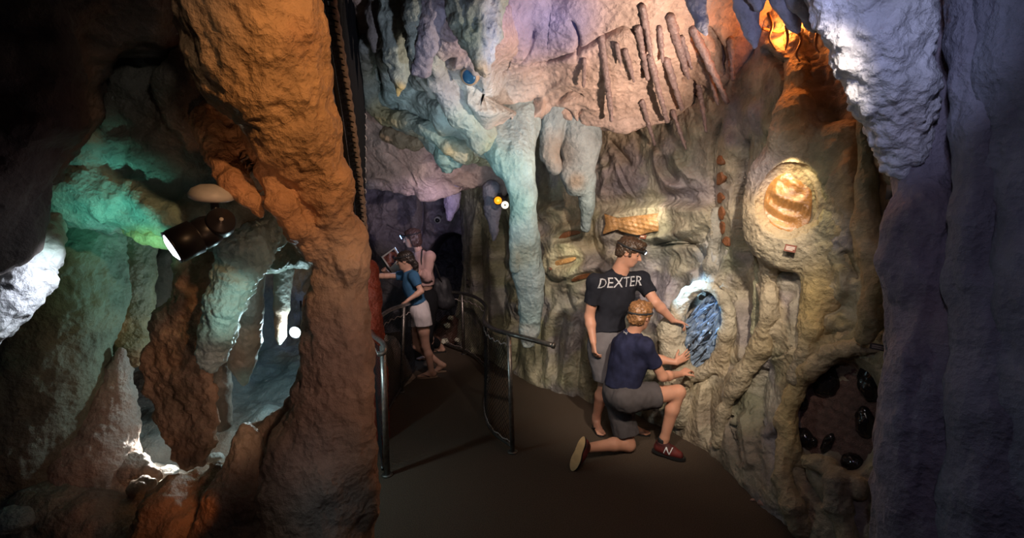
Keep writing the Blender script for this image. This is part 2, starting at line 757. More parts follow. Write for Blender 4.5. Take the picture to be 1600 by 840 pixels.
GEO = (1094, 516)
WALL_F = [
    # far olive wall
    ('r', [(738, 330), (740, 430), (748, 540)], 9, .07), ('r', [(766, 350), (768, 450), (775, 560)], 9, .08), ('c', [(752, 340), (753, 450), (760, 560)], 5, .06),
    ('c', [(783, 330), (786, 430), (784, 540)], 11, .14), ('o', 801, 424, 15, 20, 0, .3, .07), ('e', 801, 424, 9, 13, 0, -.10, .4),
    ('r', [(806, 455), (790, 485), (786, 520), (794, 560)], 5, .06), ('c', [(815, 480), (805, 540), (800, 580)], 12, .12),
    ('o', 857, 350, 22, 24, 0, .35, .05), ('r', [(835, 345), (845, 380), (872, 385)], 6, .05), ('r', [(890, 318), (860, 326), (842, 346)], 6, .05),
    # three small fossil shelves
    ('e', 893, 366, 36, 17, -12, .07, .35), ('e', 885, 409, 44, 32, -8, .11, .25), ('e', 912, 436, 36, 24, -14, .09, .3),
    ('c', [(852, 400), (856, 432), (872, 440), (890, 434)], 3.5, .06), ('c', [(886, 442), (888, 470), (902, 490)], 4, .07), ('c', [(925, 338), (928, 388), (946, 410)], 4, .08),
    ('e', 884, 409, 22, 8, -10, -.05, .3), ('e', 889, 369, 24, 8, -14, -.05, .3), ('e', 908, 434, 20, 7, -14, -.05, .3),
    ('r', [(922, 385), (938, 415), (960, 430)], 7, .04), ('e', 950, 410, 24, 16, 0, .05, .4),
    # draped folds below them
    ('r', [(872, 470), (852, 515), (858, 560), (846, 620)], 8, .08), ('r', [(905, 462), (893, 505), (884, 560), (872, 625)], 8, .09), ('c', [(884, 480), (872, 530), (870, 600)], 5, .06),
    ('r', [(846, 440), (836, 490), (838, 560), (826, 600)], 7, .06), ('r', [(925, 480), (916, 540), (926, 600), (920, 650)], 9, .08), ('c', [(908, 520), (904, 580), (900, 640)], 5, .06),
    ('r', [(895, 540), (906, 590), (890, 640)], 6, .05), ('r', [(820, 545), (828, 590), (850, 612)], 7, .06), ('c', [(858, 470), (846, 510), (842, 560)], 3.5, .05),
    # fish shelf
    ('e', 1018, 348, 96, 30, -6, .10, .22), ('s', [(1120, 345), (1096, 380), (1060, 377), (1005, 386), (945, 392)], 16, .05),
    ('c', [(1005, 388), (1060, 381), (1090, 385), (1100, 408), (1102, 430)], 3, .07), ('e', 1004, 350, 66, 20, -8, -.05, .22),
    ('e', 1030, 315, 90, 14, -5, -.07, .6), ('e', 1035, 425, 60, 36, 0, -.07, .6),
    ('r', [(1022, 225), (1026, 262), (1046, 290), (1078, 292)], 8, .09), ('r', [(1052, 235), (1062, 262), (1086, 285)], 7, .07), ('c', [(1036, 240), (1042, 268), (1062, 284)], 5, .06),
    ('r', [(938, 240), (944, 280), (936, 312)], 6, .05), ('r', [(962, 250), (976, 290), (998, 312)], 5, .06), ('c', [(950, 215), (972, 240), (990, 262)], 3, .05), ('c', [(964, 252), (980, 290), (996, 312)], 2.5, .05),
    ('c', [(930, 262), (948, 256), (952, 240)], 3, .05), ('e', 1005, 262, 30, 34, 10, -.05, .6),
    ('c', [(1132, 176), (1118, 230), (1115, 300), (1121, 345), (1126, 372), (1116, 420)], 3.2, .09), ('r', [(1144, 190), (1136, 250), (1142, 320), (1152, 372), (1146, 430)], 14, .07),
    ('e', 1139, 282, 9, 12, 0, -.05, .6), ('c', [(1176, 205), (1160, 265), (1156, 335), (1164, 380), (1184, 440), (1192, 470)], 3.5, .10),
    ('r', [(1106, 318), (1112, 352), (1118, 392), (1104, 446), (1092, 462)], 6, .07), ('r', [(1136, 396), (1124, 424), (1112, 450)], 5, .06), ('r', [(1090, 300), (1104, 340)], 6, .05),
    ('r', [(1176, 400), (1184, 440), (1190, 480)], 6, .05),
    # furry lumps beside the man
    ('r', [(1062, 398), (1050, 425), (1042, 460), (1046, 520)], 11, .06), ('r', [(1012, 430), (992, 462), (984, 520)], 12, .07), ('c', [(1028, 420), (1018, 460), (1022, 500)], 5, .05), ('r', [(1078, 420), (1082, 450)], 7, .05),
    # ring round the crystal hollow
    ('e', GEO[0], GEO[1], 44, 68, 14, -.16, .15),
    # folds below and beside it
    ('r', [(1146, 470), (1160, 520), (1156, 570)], 8, .06), ('c', [(1134, 590), (1168, 560), (1172, 500), (1164, 430)], 8, .07),
    ('r', [(1196, 430), (1202, 490), (1186, 548), (1146, 596), (1124, 650)], 12, .10), ('r', [(1178, 420), (1190, 470)], 8, .05),
    ('c', [(1205, 560), (1190, 620), (1196, 680)], 7, .07), ('r', [(1100, 590), (1092, 640), (1094, 690)], 8, .06), ('c', [(1112, 600), (1108, 650), (1112, 700)], 4, .05),
    ('r', [(1130, 600), (1138, 660), (1134, 715)], 8, .05), ('r', [(1156, 640), (1164, 680), (1174, 735)], 8, .08), ('c', [(1148, 640), (1152, 690), (1158, 730)], 4, .05),
    ('e', 1204, 668, 14, 13, 0, .06, .5), ('r', [(1070, 560), (1062, 610), (1060, 670)], 8, .06), ('r', [(1045, 545), (1036, 600), (1030, 660)], 8, .06),
    ('s', [(1240, 540), (1222, 556), (1202, 560)], 8, .05),
    # round fossil boss
    ('c', [(1176, 228), (1164, 262), (1159, 320), (1169, 370), (1192, 397), (1222, 420), (1266, 408)], 3.2, .08),
    ('e', 1232, 320, 42, 52, 8, -.15, .09), 
    ('c', [(1344, 170), (1346, 260), (1352, 340), (1362, 430)], 9, .14), ('c', [(1318, 390), (1330, 420), (1342, 440)], 5, .06),
    ('c', [(1233, 90), (1228, 150), (1221, 200)], 3.5, .10), ('r', [(1205, 60), (1226, 110)], 10, .06), ('c', [(1190, 75), (1215, 95), (1232, 110)], 5, .10),
    ('e', 1310, 120, 50, 110, 10, -.22, .5), ('e', 1250, 40, 40, 60, 0, -.12, .6), ('r', [(1160, 160), (1190, 190), (1210, 215)], 16, .04),
    # roots down to the brown panel
    ('c', [(1264, 420), (1254, 490), (1249, 552)], 3.5, .09), ('e', 1246, 440, 16, 30, 5, -.07, .6),
    ('e', 1305, 490, 34, 30, 0, -.06, .5), ('e', 1288, 506, 13, 17, 20, .05, .4), ('e', 1312, 502, 22, 16, -20, .05, .5), ('r', [(1310, 410), (1316, 450), (1302, 475)], 10, .06),
    ('e', 1312, 652, 70, 92, 6, -.15, .12),
    ('r', [(1262, 716), (1290, 722), (1322, 748), (1350, 752)], 14, .11), ('r', [(1226, 716), (1220, 760), (1240, 800)], 14, .10), ('c', [(1252, 716), (1258, 750), (1290, 790)], 5, .07), ('r', [(1290, 745), (1310, 790), (1330, 830)], 14, .07),
]
ps = np.stack([S.ravel(), Z.ravel(), np.zeros(S.size)], 1)
warp = fbm(ps * [.9, .7, 1], 3, 5)
fold = ridged(np.stack([ps[:, 0] * 2.3 + warp * 1.1, ps[:, 1] * .75 + warp * .5, ps[:, 2]], 1), 3, 21)
lump = fbm(ps * 6.0, 4, 41)
D0 = .040 * fold + .018 * lump + .005 * fbm(ps * 30, 3, 71) + .03 * fbm(ps * 1.3, 2, 88)
D = D0 + sculpt(wpx, WALL_F)
for _ in range(3):            # settle the relief on the displaced surface
    D = D0 + .5 * (D - D0) + .5 * sculpt(proj(V + NR * D[:, None]), WALL_F)
V2 = V + NR * D[:, None]
wpx = proj(V2)
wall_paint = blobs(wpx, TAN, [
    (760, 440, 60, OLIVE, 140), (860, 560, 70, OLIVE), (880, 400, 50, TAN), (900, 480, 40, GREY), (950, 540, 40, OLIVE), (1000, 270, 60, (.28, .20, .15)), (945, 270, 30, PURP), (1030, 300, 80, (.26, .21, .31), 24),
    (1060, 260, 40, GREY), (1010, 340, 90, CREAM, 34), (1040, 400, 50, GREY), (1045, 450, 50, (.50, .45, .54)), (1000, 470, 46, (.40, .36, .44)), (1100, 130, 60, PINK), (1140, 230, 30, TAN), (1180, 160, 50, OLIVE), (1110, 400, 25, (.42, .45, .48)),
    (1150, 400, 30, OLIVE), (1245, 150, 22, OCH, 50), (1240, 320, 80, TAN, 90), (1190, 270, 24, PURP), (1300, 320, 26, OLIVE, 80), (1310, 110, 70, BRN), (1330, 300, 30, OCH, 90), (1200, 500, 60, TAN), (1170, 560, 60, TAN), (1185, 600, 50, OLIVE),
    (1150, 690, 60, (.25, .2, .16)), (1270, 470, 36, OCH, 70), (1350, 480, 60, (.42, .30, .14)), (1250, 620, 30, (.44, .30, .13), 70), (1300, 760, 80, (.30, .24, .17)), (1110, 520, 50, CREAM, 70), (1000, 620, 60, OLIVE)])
mott = fbm(ps * 5, 4, 131)
t1 = sstep(.02, .42, fbm(ps * 1.7, 3, 151))[:, None] * .42
t2 = sstep(.02, .42, fbm(ps * 1.9 + 7, 3, 161))[:, None] * .55
t3 = sstep(.08, .45, fbm(ps * 2.3 + 3, 3, 171))[:, None] * .6
wall_paint = wall_paint * (1 - t1) + t1 * np.array((.21, .23, .14))
wall_paint = wall_paint * (1 - t2) + t2 * np.array((.27, .24, .29))
wall_paint = wall_paint * (1 - t3) + t3 * np.array((.50, .45, .33))
wall_paint = wall_paint * (1 + .38 * mott[:, None]) * .95
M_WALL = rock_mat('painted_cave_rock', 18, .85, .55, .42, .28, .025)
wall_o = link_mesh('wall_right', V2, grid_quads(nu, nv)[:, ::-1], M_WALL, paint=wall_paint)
struct(wall_o, 'sculpted tan and olive cave rock wall with folds and fossil hollows', 'wall')
WALL_BVH = BVHTree.FromPolygons([Vector(v) for v in V2.tolist()], grid_quads(nu, nv).tolist())


def hit(px, py, bvh=None, off=0.0):
    """where the sight line through a photo position meets the rock; returns point and normal"""
    o = Vector((0, 0, CAM_H))
    d = Vector([float(c) for c in (P(px, py, 1.0) - np.array([0, 0, CAM_H]))]).normalized()
    loc, n, i, t = (bvh or WALL_BVH).ray_cast(o, d)
    if loc is None:
        return None, None
    if n.dot(d) > 0:
        n = -n
    return np.array(loc) + np.array(n) * off, np.array(n)


# ---- ceilings: hanging rock sheets that drop to a lip
def ceiling_sheet(name, lip, depth, slope, y_near, feats, base_col, patches, back=.5, step=.009, seed=3, amp=1.0, run=1.5, label=None, m=None):
    lip = np.array(lip, float)
    xs = np.linspace(lip[0, 0], lip[-1, 0], 700)
    ly = np.interp(xs, lip[:, 0], lip[:, 1])
    k = np.ones(5) / 5
    ly = np.convolve(np.pad(ly, 2, 'edge'), k, 'valid')
    dp = np.interp(xs, [d[0] for d in depth], [d[1] for d in depth])
    Lp = np.array([P(a, b, c) for a, b, c in zip(xs, ly, dp)])
    # even columns in X
    X = np.arange(Lp[0, 0], Lp[-1, 0], step)
    yl = np.interp(X, Lp[:, 0], Lp[:, 1])
    zl = np.interp(X, Lp[:, 0], Lp[:, 2])
    T = np.r_[np.linspace(-1, 0, 30), np.linspace(0, 1, 400)[1:]]
    G = np.zeros((len(X), len(T), 3))
    for j, t in enumerate(T):
        if t < 0:
            a = -t
            G[:, j, 0] = X
            G[:, j, 1] = yl + .10 * np.sin(min(1, a * 4) * PI / 2) + .35 * a * a
            G[:, j, 2] = zl + back * a * a + .02 * a
        else:
            s = t ** 1.25 * (yl - y_near)
            G[:, j, 0] = X
            G[:, j, 1] = yl - s
            rise = np.where(s < run, slope * s, slope * run + (s - run) * .22)
            G[:, j, 2] = zl + rise - .10 * np.exp(-(s / .10) ** 2) + .10
    Q = grid_quads(len(X), len(T))
    Vc = G.reshape(-1, 3)
    n = vnormals(Vc, Q)
    n[n[:, 2] > 0] *= -1 if n[:, 2].mean() > 0 else 1
    if n[len(n) // 2, 2] > 0:
        n = -n
    px = proj(Vc)
    tt = np.tile(T, len(X))
    Dd = sculpt(px, feats) * (tt > -.2)
    w = fbm(Vc * 1.1, 3, seed)
    Dd += amp * (.05 * (1 - .7 * sstep(770, 860, px[:, 0])) * ridged(Vc * [1.7, 1.1, 1.1] + w[:, None] * .8, 3, seed + 9) + .018 * fbm(Vc * 5.5, 4, seed + 30) + .006 * fbm(Vc * 26, 3, seed + 50)) * sstep(-.6, 0, tt)
    Vd = Vc + n * Dd[:, None]
    col = blobs(px, base_col, patches) * (1 + .2 * fbm(Vc * 4, 4, seed + 77))[:, None]
    o = link_mesh(name, Vd, Q, m or M_WALL, paint=col)
    struct(o, label, 'ceiling')
    return o, BVHTree.FromPolygons([Vector(v) for v in Vd.tolist()], Q.tolist())


CEIL_F = [
    ('s', [(850, 150), (828, 168), (796, 171), (760, 156), (728, 133)], 24, .13), ('c', [(636, 138), (668, 156), (706, 166)], 4, .08),
    ('c', [(785, 111), (832, 98), (900, 80), (972, 40)], 2.4, .05, 1),
    ('s', [(775, 262), (740, 250), (700, 226), (670, 200), (625, 192), (596, 180)], 12, .05), ('e', 840, 40, 70, 50, 0, .08, .6), ('e', 790, 60, 34, 44, -20, .07, .5), ('c', [(832, 30), (826, 62), (800, 96)], 2.5, .03), ('c', [(895, 20), (905, 60), (900, 92)], 2.5, .04),
    ('r', [(600, 60), (605, 120), (612, 170)], 16, .06), ('e', 700, 40, 30, 50, 0, .06, .6), ('c', [(668, 70), (690, 96), (716, 84)], 3, .05), ('c', [(575, 60), (590, 110), (596, 150)], 6, .08),
    ('c', [(835, 172), (870, 188), (905, 201), (960, 208)], 4, .06), ('r', [(850, 150), (880, 130), (920, 134)], 6, .03), ('r', [(860, 170), (900, 158), (940, 170)], 5, .025), ('c', [(868, 160), (890, 148), (915, 150)], 2.4, .04), ('c', [(900, 205), (890, 176), (862, 168)], 2.4, .04),
    ('e', 1000, 60, 40, 50, 0, .05, .6), ('e', 1120, 90, 30, 40, 0, .06, .6), ('c', [(1100, 40), (1125, 70), (1135, 120)], 4, .06), ('c', [(906, 196), (904, 180), (912, 170)], 2.4, .03),
    ('c', [(1000, 100), (1010, 112), (1024, 118)], 2.2, .03), ('c', [(1062, 122), (1082, 130), (1090, 160), (1096, 190)], 2.4, .05), ('c', [(1090, 134), (1104, 140), (1112, 160)], 2.2, .04), ('c', [(1116, 66), (1130, 72), (1132, 100)], 2.2, .04),
    ('c', [(960, 42), (990, 42), (1003, 50)], 2.2, .03), ('e', 945, 120, 40, 50, 0, .03, .7), ('r', [(700, 100), (730, 96), (750, 120)], 8, .04),
]
ceil_o, CEIL_BVH = ceiling_sheet(
    'ceiling', [(552, 105), (575, 160), (600, 185), (630, 196), (655, 210), (680, 240), (700, 258), (722, 252), (745, 250), (764, 252), (776, 218), (788, 178), (828, 173), (850, 172), (880, 192), (930, 203), (980, 207), (1040, 190), (1080, 165), (1110, 145), (1150, 110), (1190, 62), (1240, 0), (1330, -120)],
    [(552, 5.1), (700, 4.9), (780, 4.65), (860, 4.75), (980, 4.75), (1060, 4.6), (1110, 4.35), (1190, 3.9), (1330, 3.2)], .62, 1.0, CEIL_F, PINK,
    [(640, 60, 50, (.24, .30, .27), 90), (610, 150, 40, TEAL), (690, 200, 50, TEAL), (740, 240, 30, CREAM, 12), (670, 205, 30, OCH, 10), (720, 150, 36, (.36, .42, .40)), (760, 140, 40, (.40, .44, .44)), (720, 50, 36, PURP), (780, 60, 40, (.46, .33, .27)), (830, 30, 46, (.19, .22, .48)), (885, 36, 44, (.19, .22, .48)), (790, 10, 40, (.30, .27, .42)), (800, 140, 40, (.44, .42, .42), 22),  # blue of the upper-centre spot is also painted in here
     (900, 140, 100, (.54, .39, .33)), (1000, 60, 60, (.50, .37, .31)), (1000, 140, 90, PINK), (1100, 90, 50, (.38, .24, .16)), (1080, 160, 40, (.34, .25, .18)), (950, 195, 60, (.46, .36, .34), 14), (590, 190, 20, OCH)],
    label='pink and teal hanging rock ceiling over the path')

soff_o, SOFF_BVH = ceiling_sheet(
    'ceiling_far', [(470, 292), (560, 290), (600, 292), (640, 301), (665, 309), (700, 311), (722, 301), (745, 294), (775, 302), (800, 305), (840, 300)],
    [(470, 6.5), (700, 6.5), (840, 6.3)], 1.15, 4.9,
    [('r', [(580, 200), (620, 260), (700, 290)], 30, .08), ('c', [(600, 230), (640, 262), (655, 290)], 3, .04), ('c', [(668, 240), (684, 262)], 4, .06), ('r', [(570, 280), (596, 270), (620, 282)], 6, .05), ('c', [(700, 290), (730, 300), (760, 290)], 3, .05),
     ('r', [(690, 282), (720, 262), (760, 270)], 10, .05)], (.40, .30, .28), [(690, 250, 24, (.28, .22, .27)), (600, 250, 50, (.42, .32, .30)), (570, 286, 20, (.36, .36, .46), 10), (740, 280, 40, (.36, .27, .26))],
    seed=61, amp=.8, label='mauve rock overhang above the far end of the path')

# ---- far wall behind the walkers, with a dark opening
Xb = np.arange(-3.2, .05, .012)
Zb = np.arange(-.05, 3.6, .012)
XX, ZZ = np.meshgrid(Xb, Zb, indexing='ij')
Vb = np.stack([XX, 8.0 - .12 * XX * 0 + .0 * ZZ, ZZ], -1).reshape(-1, 3)
bpx = proj(Vb)
Db = sculpt(bpx, [('e', 600, 325, 26, 16, 0, .10, .4), ('r', [(572, 330), (590, 360), (596, 420)], 14, .10), ('r', [(640, 300), (650, 350), (640, 400)], 10, .1), ('c', [(656, 300), (660, 345), (655, 380)], 5, .1), ('e', 685, 345, 28, 22, 0, .12, .3), ('c', [(600, 350), (630, 365), (656, 372)], 4, .06),
                   ('e', 705, 450, 44, 82, 0, -.95, .08)])
Db += .09 * fbm(Vb * 1.8, 4, 301) + .05 * ridged(Vb * [3, 3, 2.4], 3, 305) + .008 * fbm(Vb * 24, 3, 310)
Vb = Vb + np.array([0, -1, 0]) * Db[:, None]
opening_shade = 1 - sstep(.86, 1.1, np.sqrt(((bpx[:, 0] - 705) / 44) ** 2 + ((bpx[:, 1] - 450) / 82) ** 2))
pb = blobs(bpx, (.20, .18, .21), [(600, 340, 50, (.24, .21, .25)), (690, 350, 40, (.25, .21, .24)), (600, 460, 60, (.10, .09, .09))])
pb = pb * (1 - opening_shade[:, None]) + opening_shade[:, None] * np.array([.02, .022, .03])  # darkness of the opening painted near-black over the recess
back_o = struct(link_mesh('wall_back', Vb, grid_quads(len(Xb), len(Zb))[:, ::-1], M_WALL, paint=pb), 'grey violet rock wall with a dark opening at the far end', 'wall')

BACK_BVH = BVHTree.FromPolygons([Vector(v) for v in Vb.tolist()], grid_quads(len(Xb), len(Zb)).tolist())

# ---- floor: dark speckled carpet
bm = bmesh.new()
n = 60
vs = [[bm.verts.new((-4.5 + 7.6 * i / n, -1.0 + 9.6 * j / n, 0)) for j in range(n + 1)] for i in range(n + 1)]
for i in range(n):
    for j in range(n):
        bm.faces.new((vs[i][j], vs[i + 1][j], vs[i + 1][j + 1], vs[i][j + 1]))
M_FLOOR = mat('brown_carpet', (.085, .062, .045), .95, noise_scale=160, var=.45, bump=.8, bump_scale=240, spec=.15, dist=.006)
struct(link_bm('floor', bm, M_FLOOR), 'dark brown speckled carpet path', 'floor')

# ================================================================== free rock formations
def PL(*items):
    """(x, y, depth, radius in px) -> points and radii in metres"""
    return [P(x, y, d) for x, y, d, r in items], [r * pxm(d) for x, y, d, r in items]


M_ROUGH = rock_mat('rough_cave_rock', 26, .9, .6, .35, .2, .02)
M_POP = rock_mat('knobbly_flowstone', 34, .9, .42, .6, .18, .015)
M_WET = rock_mat('wet_dripstone', 30, .6, .35, .6, .2, .012)


def rough(V, Q, it=1, big=.03, bf=3.0, mid=.012, mf=10.0, fine=.004, ff=40.0, pop=0.0, pf=30.0, flute=0.0, seed=1, stretch=1.0):
    """rock relief on a blended solid"""
    V = relax(V, Q, it)
    N = vnormals(V, Q)
    p = V * np.array([1, 1, stretch])
    d = big * fbm(p * bf, 3, seed) + mid * fbm(p * mf, 3, seed + 3) + fine * fbm(p * ff, 3, seed + 6)
    if pop:
        d = d + pop * (.55 - worley(p * pf + .6 * fbm(p * 8, 2, seed + 2)[:, None], seed))
    if flute:
        q = np.stack([V[:, 0] * 14, V[:, 1] * 14, V[:, 2] * 1.6], 1)
        d = d + flute * ridged(q, 2, seed + 8)
    return V + N * d[:, None]


def rock(name, s, paint, patches=(), m=None, label=None, cat='rock', group=None, **kw):
    V, Q = s.mesh()
    V = rough(V, Q, **kw)
    sd = kw.get('seed', 1)
    col = blobs(proj(V), paint, list(patches)) * (1 + .22 * fbm(V * 5, 4, sd + 40))[:, None]
    o = link_mesh(name, V, Q, m or M_ROUGH, paint=col)
    b = np.array([V[:, 0].mean(), V[:, 1].mean(), V[:, 2].min()])
    rebase(o, b)
    if label:
        tag(o, label, cat, group)
    return o


ORANGE = (.50, .27, .13)

# ---- the big leaning column in front of the diorama
s = Sdf(.013, .06)
s.chain(*PL((372, -110, 2.0, 96), (402, 30, 2.05, 92), (416, 110, 2.12, 84), (460, 205, 2.22, 60), (505, 300, 2.34, 39), (528, 370, 2.45, 35), (538, 420, 2.5, 37), (530, 480, 2.52, 46), (528, 560, 2.55, 50), (522, 640, 2.56, 58), (508, 720, 2.56, 76), (498, 800, 2.56, 92), (492, 1010, 2.5, 110)))
s.chain(*PL((330, 190, 2.40, 34), (350, 246, 2.30, 27), (374, 286, 2.24, 25), (396, 316, 2.23, 20), (404, 330, 2.23, 14)), k=.012)        # short finger
s.chain(*PL((392, 205, 2.36, 26), (420, 262, 2.22, 21), (440, 312, 2.22, 22), (468, 354, 2.28, 23), (508, 390, 2.42, 26)), k=.012)   # long finger
s.chain(*PL((540, 480, 2.5, 30), (552, 560, 2.5, 26), (562, 660, 2.5, 24), (560, 800, 2.5, 30)), k=.04)
s.chain(*PL((506, 540, 2.5, 16), (488, 610, 2.5, 24), (458, 690, 2.48, 34), (444, 780, 2.45, 46), (436, 960, 2.4, 60)), k=.05)
s.chain(*PL((455, 628, 2.6, 10), (430, 660, 2.6, 15), (405, 690, 2.6, 20), (390, 740, 2.55, 30)), k=.03)
s.ell(P(540, 412, 2.42), np.array([30, 30, 34]) * pxm(2.42), k=.03)
rock('leaning_rock_column', s, (.50, .30, .18), [(400, 120, 150, (.50, .30, .13)), (430, 330, 70, (.47, .24, .11)), (360, 270, 40, (.46, .21, .10)), (540, 430, 60, (.56, .40, .28)), (500, 560, 70, (.42, .28, .22)), (470, 700, 80, (.30, .20, .17)), (515, 800, 50, (.44, .43, .40)), (420, 660, 40, (.42, .26, .14)), (470, 60, 30, (.40, .20, .10))],
     label='huge orange leaning rock column with finger-like branches in front of the grotto', cat='rock column', it=1, big=.034, bf=3.2, mid=.022, mf=10, fine=.007, ff=32, flute=.006, pop=.006, pf=26, seed=5, stretch=.7)

# ---- grotto roof: dark lump, teal lamplight painted on its underside
s = Sdf(.02, .10)
s.ell(P(205, 215, 3.0), (.42, .55, .26), k=.12)
s.ell(P(215, 300, 3.05), (.46, .55, .19), k=.12)
s.ell(P(330, 330, 3.0), (.32, .5, .22), k=.12)
s.chain(*PL((170, 80, 2.9, 40), (230, 140, 2.85, 70), (300, 215, 2.8, 70), (360, 310, 2.9, 60)), k=.12)
s.chain(*PL((310, 130, 2.6, 50), (330, 190, 2.6, 50), (352, 240, 2.62, 40)), k=.10)
s.chain(*PL((110, 260, 2.9, 30), (150, 320, 2.9, 34), (230, 345, 2.95, 26), (300, 352, 3.0, 26)), k=.06)
s.ell(P(440, 395, 3.3), (.26, .4, .13), k=.08)
s.ell(P(340, 130, 3.1), (.5, .5, .5), k=.12)
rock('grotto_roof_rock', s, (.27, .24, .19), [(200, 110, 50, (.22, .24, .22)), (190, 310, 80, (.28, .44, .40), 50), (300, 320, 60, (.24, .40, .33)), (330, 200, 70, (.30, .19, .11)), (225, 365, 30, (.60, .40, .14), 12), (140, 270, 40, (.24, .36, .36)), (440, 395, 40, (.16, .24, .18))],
     M_POP, 'broad knobbly rock hanging over the grotto with a teal-lit underside', 'rock', it=2, big=.07, bf=2.6, mid=.035, mf=8, fine=.009, pop=.026, pf=19, seed=9)
s = Sdf(.012, .03)
s.chain(*PL((200, 358, 2.72, 9), (225, 368, 2.68, 12), (248, 372, 2.66, 14), (262, 382, 2.66, 10)))
rock('hanging_rock_lip', s, (.62, .44, .20), (), M_POP, 'small yellow rock lip beside the front lens of the black spotlight', 'rock', it=1, big=.01, mid=.008, fine=.003, seed=4)

# ---- near dark mass at the top left and the white-lit knob below it
s = Sdf(.02, .12)
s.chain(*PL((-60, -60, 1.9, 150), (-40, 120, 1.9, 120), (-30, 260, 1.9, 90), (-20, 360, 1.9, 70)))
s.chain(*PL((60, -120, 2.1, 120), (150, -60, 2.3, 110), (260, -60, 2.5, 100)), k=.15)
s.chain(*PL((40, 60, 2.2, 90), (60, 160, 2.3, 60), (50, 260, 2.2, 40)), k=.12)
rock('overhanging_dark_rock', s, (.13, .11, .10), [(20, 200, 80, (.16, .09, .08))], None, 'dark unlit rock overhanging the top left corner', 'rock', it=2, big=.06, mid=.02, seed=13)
s = Sdf(.010, .04)
s.chain(*PL((84, 348, 2.35, 12), (64, 392, 2.2, 26), (34, 430, 2.05, 36), (8, 462, 2.0, 38), (-30, 500, 1.95, 44)))
rock('pale_rock_knob', s, (.50, .52, .52), [(80, 360, 30, (.30, .46, .36)), (20, 450, 40, (.52, .52, .56))], M_POP, 'pale knobbly rock bulge lit white at the left edge', 'rock', it=1, big=.02, bf=6, mid=.012, mf=16, fine=.004, pop=.018, pf=24, seed=17)

# ---- columns and stalactites inside the grotto
s = Sdf(.014, .07)
s.chain(*PL((128, 350, 3.1, 46), (112, 420, 3.0, 62), (96, 500, 2.95, 74), (74, 580, 2.9, 84), (50, 680, 2.85, 90), (30, 800, 2.8, 100)))
s.chain(*PL((160, 360, 3.15, 36), (150, 450, 3.1, 44), (120, 560, 3.05, 40)), k=.06)
rock('green_lit_rock_column', s, (.25, .30, .21), [(120, 420, 70, (.17, .34, .24)), (60, 600, 70, (.24, .21, .15)), (40, 700, 80, (.19, .14, .11))], None, 'thick green-lit rock column at the left of the grotto', 'rock column', it=2, big=.03, mid=.014, fine=.004, pop=.008, pf=30, flute=.006, seed=21)  # green of the lamp is also painted into its upper part
s = Sdf(.010, .04)
s.chain(*PL((205, 360, 3.3, 36), (200, 430, 3.25, 36), (202, 500, 3.2, 32), (206, 540, 3.2, 22), (212, 566, 3.2, 9)))
s.chain(*PL((180, 470, 3.2, 16), (184, 520, 3.2, 20), (196, 540, 3.2, 16)), k=.03)
rock('stalactite', s, (.24, .21, .12), [(200, 400, 50, (.18, .22, .14)), (190, 520, 30, (.40, .28, .11)), (214, 560, 16, (.36, .18, .08))], M_POP, 'short blunt brown-green stalactite between the green column and the brown slab', 'stalactite', 'grotto stalactites', it=1, big=.02, mid=.012, fine=.004, pop=.008, seed=25)
s = Sdf(.012, .05)
s.chain(*PL((190, 548, 3.0, 6), (186, 580, 3.0, 17), (176, 620, 2.98, 30), (160, 670, 2.95, 48), (140, 720, 2.9, 68), (130, 790, 2.85, 80)))
s.chain(*PL((130, 570, 3.1, 22), (120, 640, 3.05, 40), (100, 720, 3.0, 60)), k=.06)
rock('stalagmite', s, (.44, .33, .27), [(150, 700, 60, (.42, .30, .24)), (190, 600, 20, (.48, .40, .34))], M_POP, 'cone-shaped pinkish stalagmite with a knobbly surface in the left of the grotto', 'stalagmite', 'grotto stalagmites', it=1, big=.02, mid=.010, fine=.003, pop=.016, pf=26, flute=.004, seed=29)

# brown hanging slab: outline with thickness
out = [(226, 486), (250, 470), (288, 462), (319, 452), (324, 500), (318, 556), (334, 610), (347, 655), (338, 700), (318, 730), (296, 742), (276, 724), (254, 694), (246, 650), (232, 618), (212, 590), (214, 560), (226, 530)]
s = Sdf(.010, .045)
for i in range(22):
    t = i / 21
    y = 480 + t * 236
    xl = np.interp(y, [478, 530, 560, 590, 618, 650, 694, 724], [240, 232, 222, 222, 238, 250, 262, 286])
    xr = np.interp(y, [478, 556, 610, 655, 700, 730], [318, 316, 332, 344, 334, 312])
    jx = 3 * math.sin(i * 2.1)
    s.cone(P(xl + 9 + jx, y + 8, 2.84 - .03 * t), P(xr - 9 + jx, y - 10 * (1 - t), 2.80 - .03 * t), .034, .034, k=.03)
s.cone(P(300, 470, 2.84), P(300, 360, 2.98), .08, .12, k=.05)
rock('hanging_rock_slab', s, (.36, .22, .14), [(280, 620, 22, (.20, .13, .08)), (290, 530, 30, (.42, .28, .18)), (300, 716, 26, (.16, .10, .07)), (262, 560, 16, (.36, .20, .11))], M_ROUGH, 'broad ragged brown rock slab hanging in the middle of the grotto', 'rock slab', it=1, big=.025, bf=7, mid=.014, mf=18, fine=.005, ff=50, seed=33)
s = Sdf(.009, .04)
s.chain(*PL((398, 372, 2.75, 26), (384, 400, 2.7, 34), (366, 436, 2.64, 31), (352, 476, 2.62, 28), (340, 520, 2.62, 26), (330, 556, 2.62, 20), (327, 570, 2.62, 12)))
s.chain(*PL((420, 360, 2.9, 30), (395, 396, 2.75, 24)), k=.05)
s.ell(P(378, 388, 2.66), np.array([34, 40, 22]) * pxm(2.66), k=.04)
